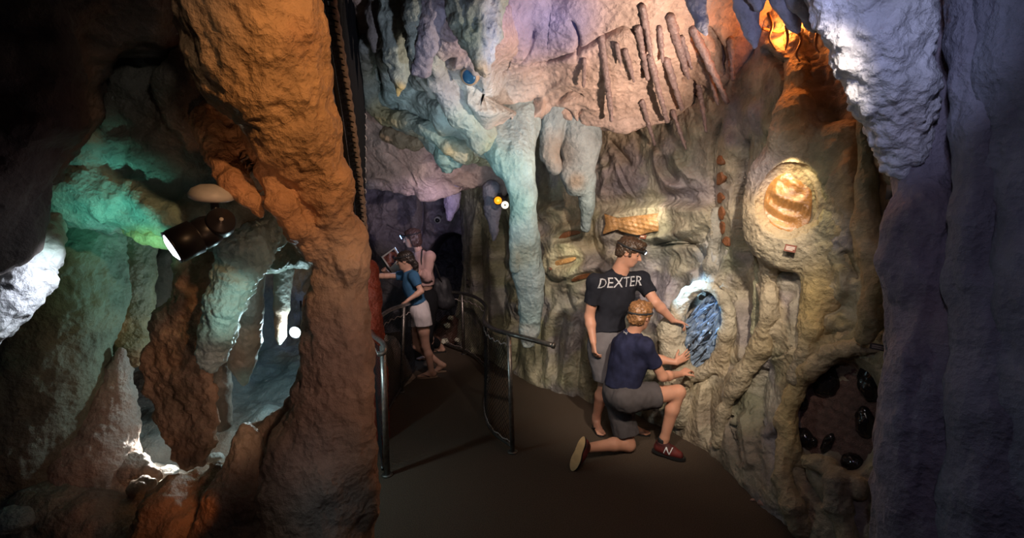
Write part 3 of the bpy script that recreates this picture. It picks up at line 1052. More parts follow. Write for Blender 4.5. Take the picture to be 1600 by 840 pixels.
rock('stalactite', s, (.34, .46, .41), [(330, 560, 20, (.44, .50, .48))], M_POP, 'knobbly pale teal stalactite hanging under the black spotlight', 'stalactite', 'grotto stalactites', it=0, big=.012, bf=6, mid=.008, mf=18, fine=.003, pop=.022, pf=27, seed=37)
s = Sdf(.010, .03)
s.chain(*PL((384, 420, 3.05, 26), (383, 480, 3.0, 27), (380, 530, 3.0, 24), (378, 565, 3.0, 18), (382, 596, 3.0, 6)))
rock('stalactite', s, (.20, .22, .20), [(370, 560, 12, (.26, .22, .18)), (383, 594, 12, (.24, .42, .42))], M_WET, 'dark rounded stalactite right behind the pale teal one', 'stalactite', 'grotto stalactites', it=1, big=.012, mid=.008, fine=.003, pop=.006, seed=41)
s = Sdf(.012, .03)
s.chain(*PL((345, 540, 3.1, 16), (344, 600, 3.1, 18), (348, 660, 3.1, 14)))
rock('stalactite', s, (.14, .12, .10), (), M_WET, 'narrow dark stalactite showing past the right edge of the brown slab', 'stalactite', 'grotto stalactites', it=1, big=.012, mid=.01, fine=.003, seed=43)
s = Sdf(.009, .02)
s.chain(*PL((446, 366, 3.5, 17), (443, 420, 3.5, 14), (440, 480, 3.5, 11), (438, 524, 3.5, 7), (437, 536, 3.5, 3)))
rock('stalactite', s, (.25, .25, .22), [(439, 506, 18, (.46, .24, .15))], M_WET, 'thin grey stalactite with a reddish tip above the grotto floodlight', 'stalactite', 'grotto stalactites', it=1, big=.01, mid=.006, fine=.002, seed=45)
s = Sdf(.012, .03)
s.chain(*PL((256, 400, 3.7, 22), (250, 460, 3.7, 24), (246, 500, 3.7, 18)))
s.chain(*PL((290, 390, 3.8, 26), (288, 440, 3.8, 26), (284, 470, 3.8, 14)), k=.02)
rock('stalactite', s, (.22, .22, .19), (), M_WET, 'grey stalactite in shade behind the spotlight beam and brown slab', 'stalactite', 'grotto stalactites', it=1, big=.012, mid=.008, fine=.003, seed=47)
# stalagmite in front of the column
s = Sdf(.010, .04)
s.chain(*PL((384, 672, 2.5, 14), (386, 690, 2.5, 22), (388, 730, 2.48, 34), (372, 780, 2.42, 50), (360, 860, 2.36, 74), (350, 980, 2.3, 90)))
s.chain(*PL((402, 690, 2.5, 9), (410, 720, 2.5, 14), (420, 780, 2.46, 26)), k=.03)
rock('stalagmite', s, (.40, .24, .14), [(384, 690, 26, (.48, .31, .18)), (360, 800, 60, (.24, .14, .09))], M_POP, 'orange blunt stalagmite standing beside the foot of the leaning column', 'stalagmite', 'grotto stalagmites', it=1, big=.016, mid=.010, fine=.003, pop=.016, pf=26, seed=49)
# the ledge and heaped rocks at the front of the grotto
s = Sdf(.016, .06)
s.chain(*PL((20, 760, 2.85, 40), (80, 752, 2.85, 26), (140, 745, 2.85, 24), (200, 728, 2.9, 24), (240, 742, 2.9, 16)), k=.04)
s.ell(P(70, 752, 2.75), np.array([40, 40, 26]) * pxm(2.75), k=.03)
s.ell(P(222, 762, 2.7), np.array([22, 22, 15]) * pxm(2.7), k=.02)
s.chain(*PL((60, 800, 2.6, 50), (140, 830, 2.6, 56), (220, 850, 2.6, 60), (300, 860, 2.5, 80)), k=.07)
rock('knobbly_rock_ledge', s, (.36, .28, .22), [(170, 740, 50, (.46, .33, .26)), (60, 750, 40, (.26, .28, .22)), (230, 800, 40, (.42, .22, .10)), (20, 820, 40, (.22, .30, .28))], M_POP, 'knobbly rock ledge running along the foot of the pinkish stalagmite', 'rock', it=1, big=.03, mid=.016, fine=.004, pop=.02, pf=22, seed=53)  # orange patch puts the pool of orange light into the paint
s = Sdf(.014, .05)
s.chain(*PL((268, 760, 2.5, 20), (262, 790, 2.45, 40), (250, 850, 2.4, 60)))
s.chain(*PL((310, 742, 2.6, 12), (300, 770, 2.55, 30), (290, 830, 2.45, 60), (280, 930, 2.4, 80)), k=.04)
s.chain(*PL((340, 735, 2.6, 12), (336, 770, 2.55, 34), (330, 850, 2.5, 50)), k=.04)
rock('heaped_rock', s, (.32, .18, .09), [(290, 770, 40, (.36, .21, .11))], M_POP, 'brown heaped rock below the tip of the hanging slab', 'rock', it=1, big=.025, mid=.014, fine=.004, pop=.014, seed=57)
for (x, y, d, r, c, lb) in [(215, 752, 2.95, 15, (.6, .5, .45), 'pale pink round stone on the grotto ledge'), (262, 738, 3.1, 13, (.5, .5, .48), 'grey-white stone lit from above beside the slab tip'), (336, 716, 2.9, 12, (.62, .60, .55), 'white stone between the slab tip and the orange stalagmite'), (20, 812, 2.35, 26, (.26, .34, .34), 'blue-green stone in the bottom left corner')]:
    s = Sdf(.008, .02)
    s.ell(P(x, y, d), np.array([1.25, 1, .8]) * r * pxm(d))
    rock('loose_stone', s, c, (), M_POP, lb, 'stone', 'loose grotto stones', it=0, big=.008, bf=8, mid=.006, mf=22, fine=.002, pop=.01, pf=40, seed=int(x))
# ground and back of the grotto
Xg = np.arange(-5.5, -1.05, .02)
Yg = np.arange(1.2, 6.2, .02)
XX, YY = np.meshgrid(Xg, Yg, indexing='ij')
zg = .30 + .22 * sstep(2.6, 4.2, YY) * sstep(-1.2, -2, XX) - .45 * sstep(-1.5, -1.1, XX)
Vg = np.stack([XX, YY, zg], -1).reshape(-1, 3)
Vg[:, 2] += .16 * fbm(Vg * 1.6, 4, 401) + .05 * (.5 - worley(Vg * 5, 3)) + .01 * fbm(Vg * 20, 3, 402)
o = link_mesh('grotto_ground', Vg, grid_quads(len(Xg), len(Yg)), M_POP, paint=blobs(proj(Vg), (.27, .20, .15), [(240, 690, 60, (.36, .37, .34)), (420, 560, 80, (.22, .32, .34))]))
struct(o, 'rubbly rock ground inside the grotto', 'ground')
a_ = np.linspace(0, 1, 420)
cx = np.interp(a_, [0, .25, .6, .8, 1], [-5.6, -4.6, -2.5, -2.2, -2.42])
cy = np.interp(a_, [0, .25, .6, .8, 1], [1.6, 4.2, 5.2, 6.0, 8.2])
plan = np.stack([cx, cy], 1)
zz = np.arange(0, 3.6, .016)
Vw = np.concatenate([np.repeat(plan, len(zz), 0), np.tile(zz, len(plan))[:, None]], 1)
nn = np.gradient(plan, axis=0)
nn = np.stack([nn[:, 1], -nn[:, 0]], 1)
nn /= np.linalg.norm(nn, axis=1)[:, None]
nn = np.repeat(nn, len(zz), 0)
dw = .16 * fbm(Vw * 1.5, 4, 501) + .07 * ridged(Vw * [2.5, 2.5, 1.2], 3, 503) + .012 * fbm(Vw * 18, 3, 504)
Vw[:, :2] += nn * dw[:, None]
o = link_mesh('wall_grotto', Vw, grid_quads(len(plan), len(zz)), M_ROUGH, paint=blobs(proj(Vw), (.25, .26, .24), [(430, 480, 60, (.22, .30, .40)), (360, 600, 60, (.22, .32, .34)), (230, 640, 50, (.30, .31, .26)), (470, 430, 30, (.36, .34, .22)), (240, 440, 60, (.24, .27, .20))]))  # bluish cast of the floodlight painted into the rock colour
struct(o, 'rough grey rock at the back of the grotto with blue lamplight painted in', 'wall')

# ---- red rock behind the netting
s = Sdf(.014, .05)
s.chain(*PL((572, 420, 4.4, 18), (572, 460, 4.4, 26), (570, 520, 4.4, 30), (566, 600, 4.4, 40), (560, 680, 4.4, 50)))
rock('red_rock', s, (.30, .055, .03), (), M_ROUGH, 'dull red rock pillar behind the left railing', 'rock', it=1, big=.02, mid=.01, fine=.003, seed=61)

# ---- hanging formations over the path
s = Sdf(.011, .05)
s.chain(*PL((806, 150, 4.95, 40), (806, 195, 4.72, 34), (804, 250, 4.55, 30), (817, 310, 4.5, 21), (821, 370, 4.6, 22), (826, 430, 4.72, 23), (829, 480, 4.8, 19), (828, 516, 4.86, 16), (826, 532, 4.9, 13)), flat=((0, 1, 0), 1.2))
s.chain(*PL((790, 180, 4.70, 14), (785, 240, 4.50, 12), (806, 310, 4.46, 9), (806, 380, 4.56, 9), (803, 420, 4.6, 6)), k=.02)
s.chain(*PL((826, 180, 4.70, 12), (822, 260, 4.48, 10), (826, 340, 4.5, 9), (836, 440, 4.66, 10), (840, 500, 4.78, 7)), k=.02)
s.chain(*PL((752, 190, 4.72, 14), (772, 220, 4.62, 22), (792, 250, 4.55, 26)), k=.06)
rock('teal_rock_drape', s, (.33, .44, .45), [(780, 260, 30, (.24, .42, .40)), (800, 320, 24, (.22, .40, .36)), (830, 450, 30, (.37, .45, .48)), (826, 525, 14, (.46, .46, .46)), (810, 190, 40, (.38, .45, .47)), (815, 400, 16, (.40, .44, .38))],
     M_WALL, 'long pale teal rock drape hanging from the ceiling to just behind the right railing', 'rock drape', it=2, big=.02, bf=3, mid=.010, mf=10, fine=.003, ff=40, flute=.006, seed=65, stretch=.5)
s = Sdf(.011, .05)
s.chain(*PL((905, 180, 4.9, 34), (908, 220, 4.88, 30), (902, 270, 4.9, 24), (900, 290, 4.9, 16)), flat=((0, 1, 0), 1.4))
s.chain(*PL((916, 280, 4.95, 14), (918, 320, 5.0, 12), (916, 356, 5.05, 8)), k=.03)
s.chain(*PL((868, 170, 4.8, 20), (862, 210, 4.8, 16), (858, 240, 4.8, 12), (866, 262, 4.8, 9)), k=.03)
rock('grey_rock_drape', s, (.29, .34, .36), [(866, 240, 26, (.30, .24, .19)), (918, 320, 30, (.32, .42, .44)), (900, 285, 12, (.30, .2, .12))], M_WALL, 'grey-blue rock drape hanging between the teal drape and the fish fossil', 'rock drape', it=2, big=.02, mid=.012, fine=.003, flute=.006, seed=69, stretch=.5)
def on_ceiling(pts, drop=.10):
    """chain whose root sits in the ceiling and whose tip hangs clear of it"""
    out = []
    for i, (x, y, r_) in enumerate(pts):
        q, n_ = hit(x, max(y, 4), CEIL_BVH)
        out.append((x, y, (q[1] if q is not None else 4.3), r_))
    dmin = min(o[2] for o in out)
    t = np.linspace(0, 1, len(out))
    return [(x, y, d_ * .35 + dmin * .65 - drop * k, r_) for (x, y, d_, r_), k in zip(out, t)]


s = Sdf(.010, .04)
s.chain(*PL(*on_ceiling([(742, -50, 46), (742, 10, 40), (748, 50, 29), (754, 86, 16), (757, 108, 8), (758, 121, 3)], .16)), flat=((0, 1, 0), 1.1))
s.chain(*PL(*on_ceiling([(718, -30, 22), (724, 30, 14), (738, 70, 10), (750, 100, 6)], .16)), k=.03)
rock('stalactite', s, (.24, .29, .24), [(768, 60, 12, (.40, .46, .54), 80), (735, 50, 20, (.16, .22, .16)), (756, 112, 14, (.40, .30, .16))], M_WALL, 'large greenish pointed stalactite with a pale blue edge at the top of the ceiling', 'stalactite', 'ceiling stalactites', it=1, big=.03, bf=5, mid=.016, mf=14, fine=.004, flute=.012, seed=73)
for k, (pts, c, lb) in enumerate([
        ([(592, -40, 18), (591, 20, 15), (588, 60, 10), (586, 78, 4)], (.27, .25, .23), 'thin grey stalactite nearest the black net at the top'),
        ([(618, -40, 24), (616, 40, 18), (620, 90, 15), (624, 120, 10), (622, 150, 3)], (.27, .33, .30), 'knobbly grey-green stalactite with an ochre tip left of the ceiling hollow'),
        ([(650, -40, 24), (651, 20, 17), (650, 70, 11), (649, 90, 5)], (.23, .28, .25), 'short greenish stalactite third from the black net'),
        ([(678, -40, 22), (676, 20, 18), (668, 70, 14), (660, 108, 9), (650, 114, 5)], (.29, .28, .33), 'mauve-grey stalactite hooked at its lower end')]):
    s = Sdf(.010, .04)
    s.chain(*PL(*on_ceiling(pts, .12)))
    rock('stalactite', s, c, [(622, 142, 10, (.55, .42, .14))], M_WALL, lb, 'stalactite', 'ceiling stalactites', it=1, big=.025, bf=5, mid=.014, mf=14, fine=.004, flute=.008, seed=75 + k)

# rolled folds along the left lip of the ceiling
for k, (pts, c, pt, lb) in enumerate([
        ([(572, 70, 16), (572, 120, 16), (582, 160, 15), (604, 182, 13), (640, 190, 11), (668, 200, 13), (700, 226, 14), (726, 240, 14), (752, 246, 13), (772, 250, 11)], (.32, .36, .33), [(600, 184, 24, (.42, .32, .15)), (690, 215, 24, (.28, .42, .40)), (700, 234, 14, (.50, .34, .14)), (750, 250, 24, (.46, .38, .22)), (572, 110, 20, (.30, .29, .22))], 'rolled teal and ochre rock fold along the left edge of the hanging ceiling'),
        ([(676, 92, 12), (684, 124, 16), (704, 152, 19), (726, 184, 22), (752, 214, 24), (776, 238, 20)], (.36, .40, .36), [(700, 140, 24, (.36, .36, .40)), (740, 200, 24, (.33, .42, .40)), (770, 230, 16, (.30, .36, .26))], 'slanting grey-teal rock fold running down to the top of the teal drape'),
        ([(606, 210, 10), (626, 216, 12), (650, 222, 11), (672, 218, 9)], (.36, .25, .17), [], 'lumpy brown rock fold tucked under the left edge of the ceiling'),
        ([(684, 222, 9), (692, 244, 13), (700, 258, 10), (716, 252, 8), (728, 244, 6)], (.27, .40, .38), [], 'small teal rock lobe below the rolled ceiling fold')]):
    s = Sdf(.010, .035)
    ch = []
    for x, y, r_ in pts:
        q, n_ = hit(x, y, CEIL_BVH)
        ch.append((x, y, (min(q[1], 5.2) if q is not None else 5.1) - (.05, .06, -.02, .0)[k], r_))
    md = np.median([o[2] for o in ch])
    ch = [(x, y, .4 * d_ + .6 * md if k > 1 else d_, r_) for x, y, d_, r_ in ch]
    s.chain(*PL(*ch))
    rock('rock_fold', s, c, pt, M_WALL, lb, 'rock fold', 'folds along the ceiling edge', it=2, big=.03, bf=4, mid=.014, mf=12, fine=.004, seed=210 + k)
for k, (pts, c, lb) in enumerate([
        ([(706, 296, 6.6, 14), (705, 320, 6.6, 12), (703, 342, 6.6, 5)], (.26, .23, .33), 'blunt purple stalactite hanging over the dark opening'),
        ([(768, 296, 6.3, 15), (770, 330, 6.3, 12), (772, 360, 6.3, 6), (771, 374, 6.3, 2)], (.30, .29, .38), 'pale mauve stalactite left of the teal drape')]):
    s = Sdf(.010, .03)
    s.chain(*PL(*pts))
    rock('stalactite', s, c, (), M_WALL, lb, 'stalactite', 'far stalactites', it=1, big=.015, mid=.012, fine=.004, seed=85 + k)

# rib stalactites lying along the pink ceiling
ribs = [((912, 94), (911, 136), 5), ((939, 60), (955, 188), 8), ((963, 72), (969, 104), 5), ((976, 82), (989, 128), 6), ((1003, 14), (1016, 88), 7), ((996, 46), (1011, 124), 7), ((1014, 90), (1041, 190), 7), ((1029, 46), (1034, 98), 6), ((1046, 30), (1074, 122), 9), ((1040, 96), (1064, 170), 8), ((1002, 160), (1022, 226), 5), ((1050, 176), (1070, 232), 5), ((1064, 60), (1079, 108), 5), ((1082, 48), (1134, 160), 9), ((1090, 136), (1102, 206), 6), ((1108, 120), (1120, 164), 5), ((1140, 66), (1143, 124), 8)]
names_ = ['short stubby rib stalactite furthest left on the pink ceiling', 'long thick rib stalactite second from the left on the pink ceiling', 'tiny rib stalactite right of the long second rib', 'small slanting rib stalactite fourth from the left', 'upper twisted rib stalactite near the top middle of the ceiling', 'rib stalactite just left of the upper twisted one', 'long slanting rib stalactite below the twisted pair', 'short rib stalactite left of the thickest rib', 'thickest rib stalactite in the middle of the right-hand cluster', 'rib stalactite directly beneath the thickest rib', 'slim rib stalactite crossing the lower edge of the pink ceiling on the left', 'slim rib stalactite crossing the ceiling edge right of the other slim one', 'slim rib stalactite touching the right side of the thickest rib', 'longest slanting rib stalactite at the right of the cluster', 'lowest right rib stalactite over the brown hollow', 'short rib stalactite under the longest right-hand rib', 'blunt rib stalactite furthest right under the white fangs']
M_RIB = rock_mat('glossy_rib_stone', 60, .7, .38, .6, .2, .008, base=(.25, .18, .175))
rib_src = None
for k, (a, b, r) in enumerate(ribs):
    n = 7
    pts, rad = [], []
    for t in np.linspace(0, 1, n):
        x, y = a[0] + (b[0] - a[0]) * t, a[1] + (b[1] - a[1]) * t + 0
        q, nn_ = hit(x, y, CEIL_BVH)
        if q is None or q[1] > 5.1:
            q, nn_ = hit(x, y)
        pts.append(q)
        rad.append(r * pxm(q[1]) * (.72 - .34 * t))
    pts = np.array(pts)
    # a straight hanging rib in front of the rock
    A, B = pts[0], pts[-1].copy()
    B[1] = min(B[1], A[1] + .35)
    L0 = np.linspace(0, 1, n)[:, None]
    line = A * (1 - L0) + P(b[0], b[1], min(pts[-1][1] - .05, A[1] + .5)) * L0
    line[:, 1] -= .025
    s = Sdf(.007, .01)
    s.chain(list(line), rad)
    rock('rib_stalactite', s, (.40, .31, .28), (), M_RIB, names_[k], 'stalactite', 'rib stalactites on the pink ceiling', it=0, big=.006, bf=9, mid=.005, mf=26, fine=.0015, pop=.006, pf=50, seed=100 + k)

# ---- pale blue fangs and the big white hanging rock, top right
for k, (pts, lb) in enumerate([
        ([(1082, -50, 3.0, 24), (1088, 0, 3.0, 15), (1097, 34, 3.0, 9), (1103, 52, 3.0, 4)], 'blue-white fang stalactite furthest left of the fangs at the top right'),
        ([(1158, -50, 2.9, 26), (1168, 10, 2.9, 17), (1176, 52, 2.9, 11), (1180, 72, 2.9, 6)], 'longest blue-white fang stalactite, second from the left of the fangs'),
        ([(1182, -60, 2.7, 22), (1184, -10, 2.7, 15), (1185, 10, 2.7, 8)], 'short violet fang stalactite touching the longest fang'),
        ([(1206, -50, 2.8, 18), (1222, 0, 2.8, 14), (1240, 36, 2.8, 11), (1248, 48, 2.8, 5)], 'slanting grey-blue fang stalactite left of the two parallel ones'),
        ([(1230, -60, 2.7, 20), (1248, 0, 2.7, 15), (1268, 34, 2.7, 11), (1274, 46, 2.7, 5)], 'slanting blue-white fang stalactite nearest the big hanging rock'),
        ([(1262, -60, 2.6, 16), (1270, -10, 2.6, 12), (1278, 18, 2.6, 7)], 'small lilac fang stalactite high beside the big hanging rock')]):
    s = Sdf(.009, .02)
    s.chain(*PL(*pts))
    rock('fang_stalactite', s, (.44, .44, .52), (), M_WALL, lb, 'stalactite', 'blue-white fangs', it=1, big=.01, bf=6, mid=.006, mf=16, fine=.002, seed=130 + k)
s = Sdf(.011, .05)
s.chain(*PL((1345, -120, 2.1, 72), (1358, -20, 2.1, 68), (1376, 60, 2.1, 62), (1392, 130, 2.12, 54), (1406, 190, 2.15, 40), (1414, 236, 2.17, 31), (1416, 258, 2.18, 22)))
s.chain(*PL((1320, -60, 2.15, 40), (1326, 30, 2.15, 28), (1346, 100, 2.15, 20), (1372, 180, 2.15, 16)), k=.04)
rock('white_hanging_rock', s, (.62, .62, .66), [(1350, 60, 50, (.60, .60, .68)), (1420, 200, 40, (.62, .58, .60))], M_POP, 'big blue-white knobbly rock hanging at the top right', 'rock', it=1, big=.022, bf=5, mid=.016, mf=12, fine=.006, ff=40, pop=.026, pf=20, seed=140)

# ---- fluted columns along the right edge
def column(pts, label, c, patches=(), h=.013, **kw):
    s = Sdf(h, .05)
    for ch in pts:
        s.chain(*PL(*ch), k=.045)
    a = dict(it=2, big=.03, bf=3, mid=.012, mf=10, fine=.004, ff=36, flute=.008, stretch=.5)
    a.update(kw)
    return rock('fluted_rock_column', s, c, patches, M_ROUGH, label, 'rock column', 'rock columns at the right', **a)


column([[(1404, 330, 2.5, 12), (1404, 420, 2.45, 16), (1400, 470, 2.42, 19), (1410, 520, 2.38, 22), (1404, 600, 2.34, 20), (1394, 680, 2.3, 22), (1392, 760, 2.26, 26), (1388, 900, 2.22, 32)]],
       'slim grey-violet rock column beside the brown panel', (.26, .22, .25), [(1390, 560, 40, (.28, .27, .33))], seed=150)
column([[(1450, -80, 2.35, 60), (1468, 60, 2.3, 56), (1462, 160, 2.25, 52), (1458, 260, 2.2, 48), (1450, 350, 2.12, 56), (1450, 430, 2.08, 54), (1470, 520, 2.02, 62), (1462, 600, 2.0, 66), (1456, 700, 1.98, 68), (1450, 800, 1.96, 72), (1445, 960, 1.95, 80)],
        [(1414, 350, 2.12, 18), (1412, 400, 2.1, 26), (1424, 450, 2.05, 24)], [(1430, 560, 1.98, 34), (1424, 660, 1.96, 36), (1420, 800, 1.95, 40)]],
       'thick knobbly violet-grey rock column under the hanging white rock', (.27, .24, .29), [(1450, 420, 50, (.30, .27, .33)), (1460, 480, 40, (.31, .25, .28)), (1440, 640, 60, (.25, .24, .30))], pop=.008, pf=20, seed=154)
column([[(1530, -80, 2.0, 46), (1530, 60, 1.95, 36), (1528, 200, 1.9, 30), (1524, 330, 1.86, 28), (1530, 440, 1.84, 34), (1550, 520, 1.8, 40), (1540, 640, 1.78, 50), (1535, 760, 1.76, 60), (1530, 900, 1.75, 70)]],
       'narrow bluish rock column second from the right edge', (.24, .24, .29), (), seed=158)
column([[(1590, -80, 1.9, 60), (1590, 100, 1.85, 54), (1592, 300, 1.8, 54), (1598, 460, 1.76, 50), (1600, 600, 1.74, 60), (1596, 760, 1.72, 70), (1596, 900, 1.7, 76)], [(1640, 0, 1.8, 60), (1640, 400, 1.7, 60), (1640, 860, 1.65, 70)]],
       'wide dark bluish rock column at the right edge', (.22, .23, .28), (), seed=162)
column([[(1352, 190, 3.0, 12), (1354, 280, 2.95, 16), (1352, 350, 2.9, 17), (1370, 390, 2.85, 24), (1376, 440, 2.8, 24), (1366, 490, 2.8, 22), (1350, 525, 2.85, 18)]],
       'olive-brown rock root winding down to the top of the brown panel', (.36, .28, .15), [(1354, 250, 50, (.20, .22, .14)), (1372, 420, 40, (.42, .30, .15))], seed=166, flute=.003)


# ---- boss, rings and roots that stand out of the right wall
def wall_depth(x, y):
    v = []
    for dx, dy in ((0, 0), (8, 0), (-8, 0), (0, 8), (0, -8)):
        q, n_ = hit(x + dx, y + dy)
        if q is not None:
            v.append(q[1])
    return float(np.median(v))


M_ROOTROCK = rock_mat('tan_root_rock', 22, .9, .55, .45, .28, .025)
BN = unit(np.array([-.62, -.78, .06]))          # way the boss faces
bd = 3.42
bc = P(1240, 316, bd)
bA = np.array([unit(np.cross((0, 0, 1), BN)), unit(np.cross(BN, unit(np.cross((0, 0, 1), BN)))), BN])
s = Sdf(.010, .06)
s.ell(bc - BN * .10, (.345, .455, .24), bA, k=.08)
s.ell(bc + bA[1] * .28 - BN * .10 + bA[0] * .08, (.28, .24, .20), bA, k=.12)
s.chain(*PL((1316, 215, 3.25, 26), (1322, 280, 3.22, 30), (1322, 350, 3.22, 30), (1306, 400, 3.28, 32)), k=.10)
s.chain(*PL((1246, 60, 3.62, 20), (1247, 120, 3.55, 18), (1243, 170, 3.50, 20), (1238, 215, 3.46, 28)), k=.08)
s.chain(*PL((1282, 380, 3.40, 40), (1290, 430, 3.34, 30), (1277, 470, 3.30, 22), (1267, 510, 3.27, 18), (1258, 550, 3.26, 15), (1244, 590, 3.30, 13)), k=.07)
s.chain(*PL((1318, 390, 3.24, 28), (1322, 430, 3.20, 20), (1312, 462, 3.20, 16), (1300, 480, 3.24, 12)), k=.06)
s.chain(*PL((1200, 380, 3.66, 24), (1206, 425, 3.72, 14), (1206, 470, 3.74, 12)), k=.07)
s.ell(P(1289, 507, 3.28), np.array([13, 17, 14]) * pxm(3.28), k=.02)
s.ell(P(1316, 503, 3.2), np.array([22, 15, 14]) * pxm(3.2), k=.02)
s.chain(*PL((1345, 520, 3.05, 14), (1320, 530, 3.12, 15), (1290, 545, 3.22, 15), (1262, 565, 3.30, 14)), k=.05)
nc = bc + BN * .135 + bA[0] * -.02 + bA[1] * .0
s.ell(nc, (.205, .245, .14), bA, k=.012, op='soft')
rock('rock_boss', s, TAN, [(1190, 270, 26, (.34, .29, .30)), (1290, 300, 26, (.27, .28, .16), 80), (1325, 330, 24, (.44, .31, .12), 90), (1240, 385, 40, (.46, .40, .28)), (1232, 320, 40, (.42, .25, .12)), (1245, 150, 24, (.46, .29, .10), 50), (1276, 470, 34, (.46, .33, .12), 60), (1312, 490, 30, (.36, .25, .14))], M_ROOTROCK,
     'big rounded tan rock boss with trailing roots in the right wall holding the shell fossil', 'rock boss', it=2, big=.03, bf=3, mid=.014, mf=9, fine=.004, pop=.004, pf=22, seed=231)


def wall_root(name, chains, c, patches, label, off=.35, k=.04, h=.010, **kw):
    s = Sdf(h, k)
    for ch in chains:
        d_ = [wall_depth(x, y) for x, y, r_ in ch]
        d_ = [np.mean(d_[max(0, i - 1):i + 2]) for i in range(len(d_))]
        s.chain(*PL(*[(x, y, dd - off * r_ * pxm(dd), r_) for (x, y, r_), dd in zip(ch, d_)]), k=k)
    a = dict(it=2, big=.03, bf=4, mid=.014, mf=11, fine=.004, stretch=.7)
    a.update(kw)
    return rock(name, s, c, patches, M_ROOTROCK, label, 'rock root', 'root-like ribs of the right wall', **a)


wall_root('rock_root', [[(1206, 455, 12), (1206, 470, 13), (1204, 490, 14), (1190, 540, 14), (1158, 588, 13), (1132, 640, 11), (1122, 690, 9)]], TAN, [(1190, 540, 30, (.40, .31, .18))], 'long tan rock root sweeping from below the boss to the floor', off=.1, seed=239)
wall_root('rock_root', [[(1120, 330, 7), (1116, 372, 7), (1112, 410, 8), (1104, 446, 9), (1098, 462, 8)], [(1138, 392, 6), (1126, 420, 6), (1112, 450, 6)]], (.36, .34, .29), [], 'pale split rock root reaching the top rim of the crystal hollow', off=-.1, seed=241)
wall_root('rock_root', [[(1176, 380, 8), (1184, 420, 9), (1188, 470, 8), (1178, 520, 7)]], (.30, .29, .19), [], 'thin olive rock root beside the long tan root', off=.1, seed=242)
wall_root('rock_root', [[(1392, 544, 12), (1346, 540, 13), (1300, 552, 14), (1262, 580, 14), (1240, 616, 14), (1230, 660, 14), (1232, 696, 14), (1248, 722, 15)], [(1262, 722, 16), (1290, 726, 18), (1314, 748, 18), (1340, 760, 18)], [(1226, 716, 14), (1224, 750, 16), (1236, 790, 18), (1256, 830, 20)], [(1300, 750, 14), (1310, 790, 18), (1326, 840, 20)]],
          (.40, .31, .19), [(1240, 640, 20, (.46, .33, .14), 60), (1300, 770, 40, (.28, .23, .17))], 'thick tan rock rim curling round the brown panel and down to the floor', off=.35, seed=243)
# ring round the crystal hollow
ra = []
gdc = wall_depth(GEO[0] + 44, GEO[1])
for i in range(15):
    a = 2 * PI * i / 14
    cr_, sr_ = math.cos(math.radians(14)), math.sin(math.radians(14))
    ex, ey = 45 * math.cos(a), 72 * math.sin(a)
    x, y = GEO[0] + ex * cr_ + ey * -sr_ * .6, GEO[1] + ey * cr_ + ex * sr_ * .3
    ra.append((x, y, 4.36 - (x - GEO[0]) * .0042, 10 + 3 * math.sin(a * 2 + 1) + (9 if ex < -10 and ey > -20 else 0)))
s = Sdf(.009, .03)
s.chain(*PL(*ra))
s.chain(*PL((1062, 560, 4.46, 18), (1060, 600, 4.46, 20), (1062, 650, 4.46, 18)), k=.05)
s.chain(*PL((1130, 560, 4.24, 14), (1140, 600, 4.2, 14), (1136, 660, 4.15, 12)), k=.05)
rock('rock_ring', s, (.46, .41, .31), [(1060, 600, 30, TAN), (1140, 560, 30, (.36, .28, .17))], M_ROOTROCK, 'smooth cream rock rim around the blue crystal hollow', 'rock rim', it=2, big=.02, bf=5, mid=.010, mf=12, fine=.003, seed=247)

# ================================================================== people
def skin_mat(name, c):
    m = rock_mat(name, 40, .10, .5, .4, .06, .003)
    b = m.node_tree.nodes['Principled BSDF']
    b.inputs['Subsurface Weight'].default_value = .12
    b.inputs['Subsurface Radius'].default_value = (.015, .006, .003)
    b.inputs['Subsurface Scale'].default_value = .5
    return m


M_SKIN = skin_mat('skin', None)


def cloth(name, c, var=.12, bump=.25):
    return mat(name, c, .9, noise_scale=14, var=var, bump=bump, bump_scale=420, spec=.15, dist=.002)


def axes(f, up=(0, 0, 1)):
    """rows: right, front, up of a body looking along f"""
    f = unit(f)
    r = unit(np.cross(f, up))
    return np.array([r, f, np.cross(r, f)])


